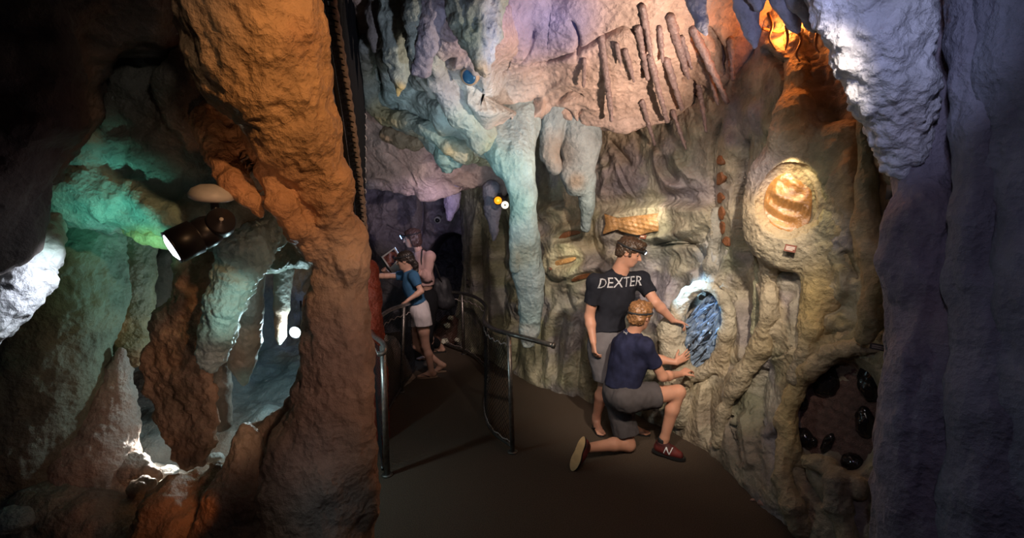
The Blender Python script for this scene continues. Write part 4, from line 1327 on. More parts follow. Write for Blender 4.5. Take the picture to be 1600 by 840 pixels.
def hand(s, wrist, d, n, thumb, curl=25, size=1.0, curls=None, spread=6, thumb_close=.3):
    """palm, four jointed fingers and a thumb; d to the fingertips, n out of the palm, thumb = +1/-1 along d x n"""
    d = unit(d)
    n = unit(n - np.dot(n, d) * d)
    t = np.cross(d, n) * thumb
    z = size
    w = np.array(wrist)
    for off, r in ((.026, .0145), (.009, .0155), (-.009, .0150), (-.026, .0130)):
        s.cone(w + t * off * .55 * z, w + d * .088 * z + t * off * z, r * z * 1.05, r * z * .86, k=.010)
    curls = curls or (curl, curl + 3, curl + 6, curl + 10)
    for i, (off, L, r) in enumerate(((.029, .074, .0086), (.0095, .082, .0088), (-.010, .076, .0084), (-.0285, .060, .0074))):
        p = w + d * .086 * z + t * off * z
        a = math.radians(spread * (1.4 - i * .95))
        fd = d * math.cos(a) + t * math.sin(a)
        ang = 0
        for j, fr in enumerate((.46, .31, .25)):
            ang += math.radians(curls[i]) * (1.0, 1.0, .7)[j]
            v = fd * math.cos(ang) + n * math.sin(ang)
            q = p + v * L * fr * z
            s.cone(p, q, r * z * (1 - .08 * j), r * z * (1 - .08 * (j + 1)), k=.0035)
            p = q
    b = w + d * .022 * z + t * .022 * z
    v1 = unit(d * .62 + t * .72 + n * thumb_close)
    m = b + v1 * .045 * z
    v2 = unit(d * .85 + t * .35 + n * (thumb_close + .1))
    s.cone(b, m, .0150 * z, .0112 * z, k=.010)
    s.cone(m, m + v2 * .032 * z, .0108 * z, .0095 * z, k=.004)
    s.cone(m + v2 * .032 * z, m + unit(v2 + n * .3) * .056 * z, .0095 * z, .0078 * z, k=.003)


def head(s, c, A, z=1.0, child=False):
    """skull, jaw, nose, lips, brows, ears around skull centre c; A rows right/front/up"""
    r, f, u = A

    def L(x, y, w):
        return c + (r * x + f * y + u * w) * z
    s.ell(L(0, -.012, .022), np.array((.074, .092, .090)) * z, A, k=.02)
    s.ell(L(0, .018, -.035), np.array((.060, .070, .075)) * z, A, k=.03)
    s.ell(L(0, .045, -.085), np.array((.034, .032, .026)) * z, A, k=.03)          # chin
    s.ell(L(.032, .052, -.018), np.array((.022, .018, .020)) * z, A, k=.02)       # cheeks
    s.ell(L(-.032, .052, -.018), np.array((.022, .018, .020)) * z, A, k=.02)
    s.ell(L(0, .072, .026), np.array((.044, .013, .010)) * z, A, k=.014)          # brow
    for sx in (-1, 1):
        s.ell(L(.030 * sx, .085, .006), np.array((.015, .012, .010)) * z, A, k=.012, op='soft')   # eye sockets
    s.cone(L(0, .082, .014), L(0, .104 if not child else .098, -.022), .0075 * z, .0125 * z, k=.008)   # nose
    s.ell(L(.010, .090, -.026), np.array((.008, .010, .008)) * z, A, k=.005)
    s.ell(L(-.010, .090, -.026), np.array((.008, .010, .008)) * z, A, k=.005)
    s.ell(L(0, .082, -.050), np.array((.021, .010, .0052)) * z, A, k=.004)        # lips
    s.ell(L(0, .079, -.061), np.array((.018, .010, .0058)) * z, A, k=.004)
    for sx in (-1, 1):
        s.ell(L(.074 * sx, -.012, -.004), np.array((.010, .019, .031)) * z, A, k=.008)
        s.ell(L(.084 * sx, -.006, -.004), np.array((.007, .009, .017)) * z, A, k=.006, op='soft')
    return L


def foot(s, ankle, d, z=1.0, tip=0.0, up=(0, 0, 1)):
    """bare foot: heel, arch, ball and five toes; sole lies .075 z under the ankle"""
    d = unit(d)
    up = unit(np.array(up, float) - np.dot(up, d) * d)
    r = np.cross(d, up)
    a = np.array(ankle)
    s.cone(a, a - up * .045 * z - d * .035 * z, .036 * z, .030 * z, k=.02)
    s.cone(a - up * .045 * z - d * .03 * z, a - up * .055 * z + d * .06 * z, .030 * z, .026 * z, k=.02)
    s.cone(a - up * .012 * z, a - up * .056 * z + d * .125 * z, .034 * z, .018 * z, k=.02)
    for off in (-.024, 0, .024):
        s.cone(a - up * .05 * z + d * .04 * z + r * off * .7 * z, a - up * .058 * z + d * .125 * z + r * off * z, .021 * z, .0165 * z, k=.014)
    for i, off in enumerate((-.034, -.016, 0, .015, .029)):
        L = (.165, .182, .178, .170, .158)[i] if True else 0
        s.cone(a - up * .060 * z + d * .13 * z + r * off * z, a - up * .064 * z + d * L * z + r * off * 1.05 * z, .0105 * z, .0095 * z, k=.005)


def finish_skin(name, s, base, lips=None, label=None, tone=(.50, .29, .21), sock=None):
    V, Q = s.mesh()
    V = relax(V, Q, 1, .3)
    col = np.tile(np.array(tone), (len(V), 1)) * (1 + .10 * fbm(V * 9, 3, 5))[:, None]
    if lips is not None:
        for p, r in lips:
            w = np.exp(-(((V - p) ** 2).sum(1)) / r ** 2)
            col = col * (1 - .55 * w[:, None]) + .55 * w[:, None] * np.array((.42, .16, .13))
    o = link_mesh(name, V, Q, M_SKIN, paint=col)
    rebase(o, base)
    tag(o, label, 'person', 'people')
    del o['group']
    return o


def solid(name, s, m, root, wr=.004, freq=14, it=2, seed=3, stretch=(1, 1, .5), label=None, strand=0.0, sdir=None):
    V, Q = s.mesh()
    V = relax(V, Q, it)
    N = vnormals(V, Q)
    V = V + N * (wr * fbm(V * np.array(stretch) * freq, 3, seed))[:, None]
    if strand:
        sd = unit(sdir)
        q = V - np.outer(V @ sd, sd) * .9
        V = V + N * (strand * (ridged(q * 70, 2, seed + 4)))[:, None]
    o = link_mesh(name, V, Q, m)
    if root is not None:
        adopt(root, o)
    if label:
        o['label'] = label
    return o


def eyes(root, L, A, z, iris=(.10, .06, .03)):
    """both eyes with lids closed to a slit, and brows"""
    for sx in (-1, 1):
        c = L(.030 * sx, .070, .006)
        o = lathe('eye', [(.0001, -.010), (.006, -.0085), (.0098, -.003), (.0105, 0), (.0098, .004), (.006, .0088), (.0001, .0105)], c, A[1] * 1.0 - A[2] * .3, M_EYE, None, 14)
        adopt(root, o)
        b = tube('eyebrow', [L(.014 * sx, .086, .026), L(.030 * sx, .083, .031), L(.046 * sx, .070, .027)], [.003 * z, .0035 * z, .002 * z], M_BROW, None, 6)
        adopt(root, b)


M_EYE = mat('eye', (.10, .07, .05), .2, noise_scale=40)
M_BROW = mat('brow_hair', (.07, .04, .025), .8)


def hair_mat(name, c):
    return mat(name, c, .45, noise_scale=60, var=.45, bump=.4, bump_scale=120, spec=.5)


def headlamp(root, L, A, z, glow, size=.012, on=True, lift=.055, tilt=.0, rr=(.088, .108)):
    """elastic band round the head with a small lamp on the forehead"""
    pts = []
    for i in range(49):
        a = 2 * PI * i / 48
        pts.append(L(rr[0] * math.sin(a), -.012 + rr[1] * math.cos(a), lift + tilt * math.cos(a)))
    band = tube('headlamp', pts, .0085 * z, M_STRAP, None, 8)
    adopt(root, band)
    f = unit(A[1] - A[2] * .25)
    b = L(0, -.012 + rr[1] + .004, lift + tilt)
    case = lathe('lamp_case', [(.0001, -.012), (.02 * z, -.012), (.024 * z, -.006), (.024 * z, .012), (.018 * z, .018), (.0001, .018)], b, f, M_STRAP, None, 16)
    adopt(band, case)
    lens = lathe('lamp_lens', [(.0001, .0175), (size, .0175), (size * .9, .021), (.0001, .0225)], b, f, glow if on else M_LENS_OFF, None, 16)
    adopt(band, lens)
    return b + f * .035, f


M_STRAP = mat('black_elastic', (.015, .015, .017), .7, bump=.3, bump_scale=300)
M_LENS_OFF = mat('clear_lens', (.3, .3, .32), .15)
M_GLOW_MAN = mat('lamp_glow_cool', (.8, .9, 1), .3, emit=(.65, .8, 1), estr=14)
M_GLOW_BLUE = mat('lamp_glow_blue', (.8, .9, 1), .3, emit=(.20, .50, 1), estr=30)


def conform_text(name, body, o_ref, font_size, pos, right, up, look, m, root, shear=.0, off=.004, extrude=.0):
    """lettering laid on a surface: a flat text mesh cast along look onto the mesh o_ref"""
    cu = bpy.data.curves.new(name, 'FONT')
    cu.body = body
    cu.size = font_size
    cu.align_x = 'CENTER'
    cu.align_y = 'CENTER'
    cu.shear = shear
    cu.resolution_u = 2
    ot = bpy.data.objects.new(name, cu)
    COL.objects.link(ot)
    dg = bpy.context.evaluated_depsgraph_get()
    me = bpy.data.meshes.new_from_object(ot.evaluated_get(dg))
    bpy.data.objects.remove(ot)
    bpy.data.curves.remove(cu)
    bm = bmesh.new()
    bm.from_mesh(me)
    bmesh.ops.triangulate(bm, faces=bm.faces[:])
    for _ in range(3):
        es = [e for e in bm.edges if e.calc_length() > font_size * .12]
        if es:
            bmesh.ops.subdivide_edges(bm, edges=es, cuts=1)
            bmesh.ops.triangulate(bm, faces=bm.faces[:])
    rm = o_ref.data
    bv = BVHTree.FromPolygons([o_ref.matrix_world @ v.co for v in rm.vertices], [list(p.vertices) for p in rm.polygons])
    pos, right, up, look = (Vector([float(c) for c in a]) for a in (pos, right, up, look))
    right.normalize()
    up.normalize()
    look.normalize()
    for v in bm.verts:
        w = pos + right * v.co.x + up * v.co.y
        h = bv.ray_cast(w - look * .5, look)
        v.co = (h[0] if h[0] is not None else w) - look * off
    bm.normal_update()
    o = link_bm(name, bm, m, None, False)
    if root is not None:
        adopt(root, o)
    return o


bpy.context.view_layer.update()

# ------------------------------------------------------------------ the man
H = .0065
s = Sdf(H, .03)
B = axes((.42, -.90, 0))
pel, che, nek = P(950, 532, 4.46), P(961, 462, 4.45), P(969, 422, 4.44)
shR, shL = P(930, 441, 4.36), P(1001, 436, 4.52)
elR, wrR = P(921, 494, 4.40), P(927, 534, 4.30)
elL, wrL = P(1024, 472, 4.38), P(1051, 500, 4.40)
hiR, hiL = P(938, 545, 4.42), P(966, 545, 4.52)
knR, anR = P(945, 600, 4.46), np.array([.80, 4.595, .085])
knL, anL = P(975, 604, 4.50), np.array([1.10, 4.52, .085])
s.ell(che, (.165, .105, .20), B, k=.06)
s.ell(pel + [0, 0, .12], (.145, .10, .17), B, k=.06)
s.ell(pel, (.155, .11, .13), B, k=.06)
s.chain([che + [0, 0, .10], nek, nek + [.02, -.01, .03]], [.09, .058, .056], k=.05)
for a, b, c in ((shR, elR, wrR), (shL, elL, wrL)):
    s.cone(che + [0, 0, .10], a, .075, .058, k=.05)
    s.chain([a, a + (b - a) * .45, b], [.058, .051, .042], k=.03)
    s.chain([b, b + (c - b) * .3, c], [.042, .043, .028], k=.025)
for a, b, c in ((hiR, knR, anR), (hiL, knL, anL)):
    s.chain([a, a + (b - a) * .5, b], [.088, .076, .057], k=.03)
    s.chain([b, b + (c - b) * .33 - B[1] * .012, c + [0, 0, .03], c], [.055, .057, .037, .036], k=.025)
foot(s, anR, (.12, -1, 0))
foot(s, anL, (.90, -.45, 0))
hand(s, wrR, (.10, -.22, -1), (.9, .25, 0), -1, curl=24)
hand(s, wrL, (.93, -.08, -.22), (-.15, -.1, -1), 1, curls=(8, 34, 42, 46), spread=7)
hc = P(984, 394, 4.38)
HA = axes((.86, -.34, -.40))
z = 1.04
L = head(s, hc, HA, z)
s.chain([nek + [.0, 0, -.02], hc - HA[2] * .05 - HA[1] * .03], [.062, .055], k=.03)
man = finish_skin('person', s, [.95, 4.45, 0], [(L(0, .085, -.055), .018)], 'standing man in black lettered t-shirt and grey shorts reaching towards the crystal hollow', tone=(.52, .26, .175))
eyes(man, L, HA, z)
# hair: short brown, fringe over the band
M_HAIR_M = hair_mat('dark_brown_hair', (.060, .032, .018))
s = Sdf(.006, .02)
s.ell(L(0, -.022, .040), np.array((.086, .104, .088)) * z, HA, cut=[(L(0, .085, .045), unit(HA[1] * .75 - HA[2] * .66)), (L(0, .02, -.02), unit(HA[1] * .8 - HA[2] * .6))])
s.ell(L(0, -.06, -.022), np.array((.074, .054, .055)) * z, HA, k=.03)
s.ell(L(.02, .048, .092), np.array((.056, .05, .032)) * z, HA, k=.03)
s.ell(L(-.03, .056, .085), np.array((.044, .042, .030)) * z, HA, k=.03)
for sx in (-1, 1):
    s.cone(L(.072 * sx, .016, .02), L(.073 * sx, .020, -.022), .011 * z, .006 * z, k=.012)
solid('hair', s, M_HAIR_M, man, .010, 30, 1, strand=.006, sdir=HA[1] - HA[2] * .5, seed=8, stretch=(1, 1, 1))
mh_pos, mh_dir = headlamp(man, L, HA, z, M_GLOW_MAN, lift=.046, tilt=.006, rr=(.090, .110))
# t-shirt
M_TEE = cloth('black_jersey', (.016, .017, .024), .2)
s = Sdf(.007, .03)
hem = P(958, 512, 4.45)
hc_ = [(hem, (.05, 0, -1)), (nek + [.0, 0, .012] + B[1] * .03, unit(np.array((.12, 0, .9)) + B[1] * .55))]
s.ell(che, (.186, .126, .22), B, k=.06, cut=hc_)
s.ell(pel + [0, 0, .12], (.168, .122, .20), B, k=.06, cut=hc_)
s.ell(pel + [0, 0, .02], (.170, .124, .16), B, k=.05, cut=hc_)
s.cone(che + [0, 0, .10], nek + [0, 0, -.02], .11, .078, k=.05, cut=hc_)
for a, b, fr in ((shR, elR, .62), (shL, elL, .66)):
    e = a + (b - a) * fr
    dn = unit(b - a)
    s.cone(che + [0, 0, .10], a, .094, .076, k=.05)
    s.cone(a, e + dn * .1, .074, .066, k=.03, cut=[(e, dn)])
tee = solid('t_shirt', s, M_TEE, man, .012, 7, 2, seed=12, stretch=(1, 1, .7))
M_PRINT = mat('silver_print', (.42, .42, .45), .55, noise_scale=90, var=.4)
bpy.context.view_layer.update()
tx = P(974, 443, 4.30)
t1 = conform_text('shirt_lettering', 'DEXTER', tee, .120, tx, B[0] * -1, (0, 0, 1), B[1] * -1, M_PRINT, None, shear=.28)
adopt(tee, t1)
# outlines round the word: a slim bar above and below
bm = bmesh.new()
bm.free()
s = Sdf(.007, .03)
top = P(955, 505, 4.45)
for a, b, fr in ((hiR, knR, .80), (hiL, knL, .80)):
    e = a + (b - a) * fr
    dn = unit(b - a)
    s.chain([a, e + dn * .12], [.115, .102], k=.03, cut=[(e, dn)])
s.ell(pel, (.172, .128, .13), B, k=.05, cut=[(top, (0, 0, 1))])
s.ell(pel + [0, 0, .06], (.160, .118, .14), B, k=.05, cut=[(top, (0, 0, 1))])
solid('shorts', s, cloth('grey_twill', (.135, .125, .135)), man, .010, 8, 2, seed=14)
M_RUB = mat('black_rubber', (.016, .015, .015), .6)


def flip_flop(root, ankle, d, m_sole, m_strap, z=1.0, down=.075):
    d = unit(d)
    r = np.cross(d, (0, 0, 1))
    a = np.array(ankle) - np.array([0, 0, down * z])
    bm = bmesh.new()
    n = 40
    lo_, hi_ = [], []
    for i in range(n):
        t = 2 * PI * i / n
        y = math.cos(t)
        x = math.sin(t) * (.044 + .010 * y - .006 * (y < 0) * abs(y))
        q = a + d * (.055 + .138 * y) * z + r * x * z
        lo_.append(bm.verts.new((q[0], q[1], max(.001, q[2] - .014))))
        hi_.append(bm.verts.new((q[0], q[1], max(.012, q[2] + .001))))
    bm.faces.new(hi_)
    bm.faces.new(lo_[::-1])
    for i in range(n):
        bm.faces.new((lo_[i], lo_[(i + 1) % n], hi_[(i + 1) % n], hi_[i]))
    sole = link_bm('sandal', bm, m_sole, None, False)
    adopt(root, sole)
    toe = a + d * .125 * z + r * -.026 * z + [0, 0, .012]
    for sx in (-1, 1):
        pts = spline([toe, toe + [0, 0, .014], a + d * .085 * z + r * .034 * sx * z + [0, 0, .030 * z], a + d * .02 * z + r * .046 * sx * z + [0, 0, .006]], 5)
        st = tube('sandal_strap', pts, .0055 * z, m_strap, None, 8)
        adopt(sole, st)


flip_flop(man, anR, (.12, -1, 0), M_RUB, M_RUB)
flip_flop(man, anL, (.90, -.45, 0), M_RUB, M_RUB)

# ------------------------------------------------------------------ the boy
s = Sdf(.006, .03)
B = axes((.80, .60, 0))
pel, che, nek = P(970, 612, 4.10), P(983, 556, 4.07), P(989, 520, 4.07)
shR, shL = P(1008, 541, 3.94), P(970, 536, 4.19)
elR, wrR = P(1035, 588, 3.98), P(1064, 584, 4.14)
elL, wrL = P(1024, 560, 4.36), P(1056, 566, 4.30)
hiR, hiL = P(978, 622, 4.01), P(966, 622, 4.18)
knR, anR = P(1060, 612, 4.06), P(1036, 692, 4.07)
knL, anL = P(982, 696, 4.14), P(914, 700, 3.97)
knL[2] = .068
s.ell(che, (.150, .098, .19), B, k=.06)
s.ell((che + pel) / 2, (.135, .098, .17), B, k=.06)
s.ell(pel, (.150, .115, .13), B, k=.06)
s.chain([che + [0, 0, .08], nek], [.085, .050], k=.05)
for a, b, c in ((shR, elR, wrR), (shL, elL, wrL)):
    s.cone(che + [0, 0, .09], a, .07, .052, k=.05)
    s.chain([a, a + (b - a) * .45, b], [.052, .046, .038], k=.03)
    s.chain([b, b + (c - b) * .3, c], [.038, .039, .025], k=.025)
s.chain([hiR, hiR + (knR - hiR) * .5, knR], [.090, .078, .058], k=.03)
s.chain([knR, knR + (anR - knR) * .33 - B[1] * .014, anR + (knR - anR) * .1, anR], [.056, .055, .037, .036], k=.025)
s.chain([hiL, hiL + (knL - hiL) * .5, knL], [.090, .076, .058], k=.03)
s.chain([knL, knL + (anL - knL) * .35 + [0, 0, .014], anL], [.056, .055, .036], k=.025)
hand(s, wrR, (.78, .52, .28), (.15, .25, -1), -1, curl=30, size=.95)
hand(s, wrL, (.86, .10, .50), (.42, .90, .1), 1, curls=(8, 12, 16, 22), size=.97, spread=8)
# feet inside the shoes
fdR = unit((.84, -.52, -.12))
s.cone(anR, anR - [0, 0, .05], .036, .03, k=.02)
s.cone(anR - [0, 0, .045], anR - [0, 0, .06] + fdR * .1, .03, .02, k=.02)
toeL = np.array([.40, 3.845, .03])
s.cone(anL, anL + (toeL - anL) * .22, .034, .026, k=.02)
hc = P(1001, 493, 4.05)
HA = axes((.72, .66, -.26))
z = .98
L = head(s, hc, HA, z, True)
s.chain([nek + [0, 0, -.02], hc - HA[2] * .05 - HA[1] * .03], [.053, .048], k=.03)
boy = finish_skin('person', s, [1.0, 4.05, 0], [(L(0, .085, -.055), .016)], 'kneeling boy in navy t-shirt and dark red trainers touching the crystal hollow', tone=(.53, .265, .175))
eyes(boy, L, HA, z)
s = Sdf(.006, .02)
s.ell(L(0, -.018, .036), np.array((.088, .108, .090)) * z, HA, cut=[(L(0, .085, .05), unit(HA[1] * .8 - HA[2] * .6)), (L(0, .02, -.03), unit(HA[1] * .85 - HA[2] * .5))])
s.ell(L(0, -.062, -.03), np.array((.074, .050, .058)) * z, HA, k=.03)
s.ell(L(0, .050, .088), np.array((.066, .05, .032)) * z, HA, k=.03)
for sx in (-1, 1):
    s.cone(L(.074 * sx, .012, .03), L(.074 * sx, .014, -.014), .013 * z, .007 * z, k=.014)
solid('hair', s, hair_mat('light_brown_hair', (.22, .105, .042)), boy, .010, 30, 1, strand=.007, sdir=HA[1] - HA[2] * .6, seed=18, stretch=(1, 1, 1))
headlamp(boy, L, HA, z, None, on=False, lift=.028, tilt=.022, rr=(.090, .112))
s = Sdf(.007, .03)
hemp = P(978, 598, 4.08)
cb = [(hemp, unit((.10, .05, -1))), (nek + [0, 0, .012], unit(np.array((0, 0, 1)) - B[1] * -.35))]
s.ell(che, (.170, .120, .21), B, k=.06, cut=cb)
s.ell((che + pel) / 2, (.156, .120, .19), B, k=.06, cut=cb)
s.ell(pel + [0, 0, .03], (.164, .130, .15), B, k=.06, cut=cb)
s.cone(che + [0, 0, .08], nek + [0, 0, -.02], .10, .070, k=.05, cut=cb)
for a, b, fr in ((shR, elR, .62), (shL, elL, .6)):
    e = a + (b - a) * fr
    dn = unit(b - a)
    s.cone(che + [0, 0, .09], a, .088, .070, k=.05)
    s.cone(a, e + dn * .1, .068, .062, k=.03, cut=[(e, dn)])
btee = solid('t_shirt', s, mat('navy_jersey', (.016, .018, .044), .9, noise_scale=16, var=.35, bump=.25, bump_scale=420, spec=.15), boy, .012, 7, 2, seed=22)
# small pale mark at the collar
bpy.context.view_layer.update()
mk = P(980, 522, 3.9)
conform_text('collar_mark', '/,', btee, .05, mk, (.9, .4, 0), (0, 0, 1), (.1, 1, -.1), mat('white_mark', (.6, .6, .62), .6), btee, off=.003)
s = Sdf(.007, .03)
e = hiR + (knR - hiR) * .60
dn = unit(knR - hiR)
s.chain([hiR, e + dn * .1], [.118, .108], k=.03, cut=[(e, unit(dn + np.array([.15, 0, 0])))])
e = hiL + (knL - hiL) * .78
dn = unit(knL - hiL)
s.chain([hiL, e + dn * .1], [.116, .100], k=.03, cut=[(e, unit(dn + np.array([-.1, 0, .25])))])
s.ell(pel, (.165, .135, .14), B, k=.06, cut=[(P(978, 590, 4.08), (0, 0, 1))])
solid('shorts', s, cloth('charcoal_cotton', (.070, .062, .064)), boy, .013, 9, 2, seed=26)


def trainer(root, ankle, d, up, mark_side):
    """running shoe: sock, upper, padded collar, tan sole, slanted letter on the side"""
    d = unit(d)
    up = unit(np.array(up, float) - np.dot(up, d) * d)
    r = np.cross(d, up)
    a = np.array(ankle)

    def Q_(y, x, w):
        return a + d * y + r * x + up * w
    s = Sdf(.006, .02)
    s.cone(Q_(-.030, 0, -.045), Q_(.05, 0, -.045), .044, .044, k=.02)
    s.cone(Q_(.05, 0, -.048), Q_(.140, 0, -.060), .046, .036, k=.03, flat=(up, 1.1))
    s.cone(Q_(.03, 0, -.015), Q_(.10, 0, -.045), .034, .028, k=.03)
    s.cone(Q_(-.01, 0, -.03), Q_(-.012, 0, .012), .046, .046, k=.02, cut=[(Q_(0, 0, .012), up)])
    s.pr = [q[:8] + ((q[8] or []) + [(Q_(0, 0, -.082), -up)],) for q in s.pr]
    sh = solid('trainer', s, M_SHOE, root, .003, 20, 1, seed=31)
    bm = bmesh.new()
    n = 44
    lo_, hi_ = [], []
    for i in range(n):
        t = 2 * PI * i / n
        y = math.cos(t)
        x = math.sin(t) * (.044 + .008 * y - .010 * math.exp(-((y + .1) / .35) ** 2))
        lo_.append(bm.verts.new(Q_(.055 + .142 * y, x, -.100 + .012 * max(0, y - .6))))
        hi_.append(bm.verts.new(Q_(.055 + .140 * y, x * 1.06, -.074 + .006 * max(0, y - .6))))
    bm.faces.new(hi_).material_index = 1
    bm.faces.new(lo_[::-1])
    for i in range(n):
        bm.faces.new((lo_[i], lo_[(i + 1) % n], hi_[(i + 1) % n], hi_[i])).material_index = 1
    so = link_bm('trainer_sole', bm, [M_SOLE, M_RUB], None, False)
    adopt(sh, so)
    so['label'] = 'black-edged sole with tan tread'
    s = Sdf(.006, .01)
    s.cone(Q_(-.004, 0, -.01), Q_(-.006, 0, .058), .043, .041, k=.01, cut=[(Q_(0, 0, .048), up)])
    solid('sock', s, M_RUB, root, .002, 20, 1)
    bpy.context.view_layer.update()
    conform_text('side_letter', 'N', sh, .085, Q_(.045, mark_side * .06, -.035), d * (1 if mark_side > 0 else -1), up, r * -mark_side, M_WHITE, sh, shear=.3, off=.003)
    # dark toe band
    for k in range(4):
        y = .055 + k * .018
        ln = tube('shoelace', [Q_(y, -.022, -.012 - k * .007), Q_(y + .004, 0, -.004 - k * .008), Q_(y, .022, -.012 - k * .007)], .003, M_RUB, None, 6)
        adopt(sh, ln)


M_SHOE = mat('dark_red_mesh', (.10, .012, .010), .7, noise_scale=9, var=.85, bump=.3, bump_scale=250)
M_SOLE = mat('tan_rubber', (.55, .36, .17), .75, bump=.3, bump_scale=160)
M_WHITE = mat('white_letter', (.7, .7, .7), .5)
trainer(boy, anR + [0, 0, .0], (.86, -.50, -.06), (0, 0, 1), 1)
dL = unit(toeL - anL)
upL = unit(np.array((.62, .80, -.05)))
trainer(boy, anL, unit((-.42, -.38, -.95)), upL, -1)

# ------------------------------------------------------------------ the girl
s = Sdf(.0065, .03)
B = axes((-.97, .12, 0))
d0 = 6.0
pel, che, nek = P(655, 482, d0), P(643, 444, d0), P(637, 424, d0)
shF, shN = P(632, 430, d0 + .13), P(646, 431, d0 - .13)
elF, wrF = P(604, 431, d0 + .10), P(578, 431, d0 - .05)
elN, wrN = P(658, 455, d0 - .16), P(637, 469, d0 - .25)
hiN, hiF = P(659, 494, d0 - .07), P(652, 494, d0 + .08)
knN, anN = P(665, 540, d0 - .04), np.array([-.975, 5.95, .085])
knF, anF = P(650, 540, d0 + .12), P(688, 568, d0 + .16)
s.ell(che, (.125, .085, .155), B, k=.05)
s.ell((che + pel) / 2, (.11, .08, .13), B, k=.05)
s.ell(pel, (.125, .10, .11), B, k=.05)
s.chain([che + [0, 0, .06], nek], [.07, .042], k=.04)
for a, b, c in ((shF, elF, wrF), (shN, elN, wrN)):
    s.cone(che + [0, 0, .07], a, .055, .042, k=.04)
    s.chain([a, b], [.041, .031], k=.03)
    s.chain([b, b + (c - b) * .3, c], [.031, .032, .021], k=.02)
for a, b, c in ((hiN, knN, anN), (hiF, knF, anF)):
    s.chain([a, a + (b - a) * .5, b], [.080, .066, .048], k=.03)
    s.chain([b, b + (c - b) * .33 + [.012, 0, 0], c], [.047, .048, .031], k=.025)
foot(s, anN, (-1, -.12, 0), .9)
foot(s, anF, (-.86, .0, -.50), .9, up=(-.5, 0, .86))
hand(s, wrF, (-1, .1, .05), (0, 0, -1), 1, curl=12, size=.85)
hand(s, wrN, (-.8, -.25, -.55), (-.2, -.1, -1), -1, curl=42, size=.85)
hc = P(632, 407, d0 - .02)
HA = axes((-.97, -.02, -.22))
z = .95
L = head(s, hc, HA, z, True)
s.chain([nek, hc - HA[2] * .05 - HA[1] * .03], [.043, .040], k=.03)
girl = finish_skin('person', s, [-1.08, 6.0, 0], [(L(0, .085, -.055), .016)], 'girl in blue t-shirt and white shorts leaning on the left railing', tone=(.46, .27, .20))
eyes(girl, L, HA, z)
M_HAIR_G = hair_mat('black_brown_hair', (.022, .015, .012))
s = Sdf(.006, .02)
s.ell(L(0, -.020, .036), np.array((.085, .106, .088)) * z, HA, cut=[(L(0, .082, .045), unit(HA[1] * .85 - HA[2] * .5)), (L(0, .03, -.03), unit(HA[1] * .9 - HA[2] * .4))])
s.ell(L(0, -.075, -.02), np.array((.06, .045, .05)) * z, HA, k=.03)
s.chain([L(0, -.10, -.01), L(.01, -.115, -.08), L(.02, -.10, -.16), L(.03, -.085, -.23)], [.030, .034, .026, .010], k=.02)
solid('hair', s, M_HAIR_G, girl, .008, 30, 1, strand=.005, sdir=(0, 0, 1), seed=28, stretch=(1, 1, 1))
headlamp(girl, L, HA, z, None, on=False, lift=.055, rr=(.088, .110))
s = Sdf(.0065, .03)
hemp = P(652, 472, d0)
cb = [(hemp, unit((.18, 0, -1))), (nek + [0, 0, .0], unit((-.35, 0, 1)))]
s.ell(che, (.142, .103, .17), B, k=.05, cut=cb)
s.ell((che + pel) / 2, (.128, .098, .15), B, k=.05, cut=cb)
s.ell(pel + [0, 0, .02], (.135, .11, .12), B, k=.05, cut=cb)
s.cone(che + [0, 0, .06], nek, .08, .056, k=.04, cut=cb)
for a, b, fr in ((shF, elF, .45), (shN, elN, .62)):
    e = a + (b - a) * fr
    dn = unit(b - a)
    s.cone(che + [0, 0, .07], a, .072, .058, k=.04)
    s.cone(a, e + dn * .1, .057, .052, k=.03, cut=[(e, dn)])
solid('t_shirt', s, cloth('blue_jersey', (.035, .10, .19)), girl, .009, 9, 2, seed=32)
s = Sdf(.0065, .03)
for a, b in ((hiN, knN), (hiF, knF)):
    e = a + (b - a) * .30
    dn = unit(b - a)
    s.chain([a, e + dn * .1], [.105, .115], k=.03, cut=[(e, (0, 0, -1))])
s.ell(pel, (.140, .122, .13), B, k=.05, cut=[(P(655, 464, d0), (0, 0, 1))])
solid('shorts', s, cloth('off_white_linen', (.50, .46, .47), .06), girl, .010, 10, 2, seed=36)
M_TAN = mat('tan_sandal', (.30, .20, .14), .7)
flip_flop(girl, anN, (-1, -.12, 0), M_TAN, M_RUB, .9)
fa = anF.copy()
flip_flop(girl, np.array([anF[0], anF[1], .0675]), (-1, .0, 0), M_TAN, M_TAN, .9)

# ------------------------------------------------------------------ the woman
s = Sdf(.0065, .03)
B = axes((-.90, -.30, 0))
d0 = 6.55
pel, che, nek = P(668, 466, d0), P(662, 412, d0), P(655, 392, d0)
shN, shF = P(672, 401, d0 - .12), P(650, 400, d0 + .15)
elN, wrN = P(668, 433, d0 - .16), P(648, 421, d0 - .32)
elF, wrF = P(632, 434, d0 + .05), P(608, 428, d0 - .12)
hiN, hiF = P(672, 478, d0 - .06), P(662, 478, d0 + .10)
knN, anN = P(668, 524, d0 - .08), np.array([-1.10, 6.62, .085])
knF, anF = P(660, 522, d0 + .10), np.array([-1.0, 6.95, .085])
s.ell(che, (.145, .100, .17), B, k=.05)
s.ell((che + pel) / 2, (.13, .095, .16), B, k=.05)
s.ell(pel, (.16, .12, .13), B, k=.05)
s.chain([che + [0, 0, .08], nek], [.08, .048], k=.04)
for a, b, c in ((shN, elN, wrN), (shF, elF, wrF)):
    s.cone(che + [0, 0, .08], a, .065, .050, k=.04)
    s.chain([a, b], [.048, .038], k=.03)
    s.chain([b, c], [.037, .024], k=.02)
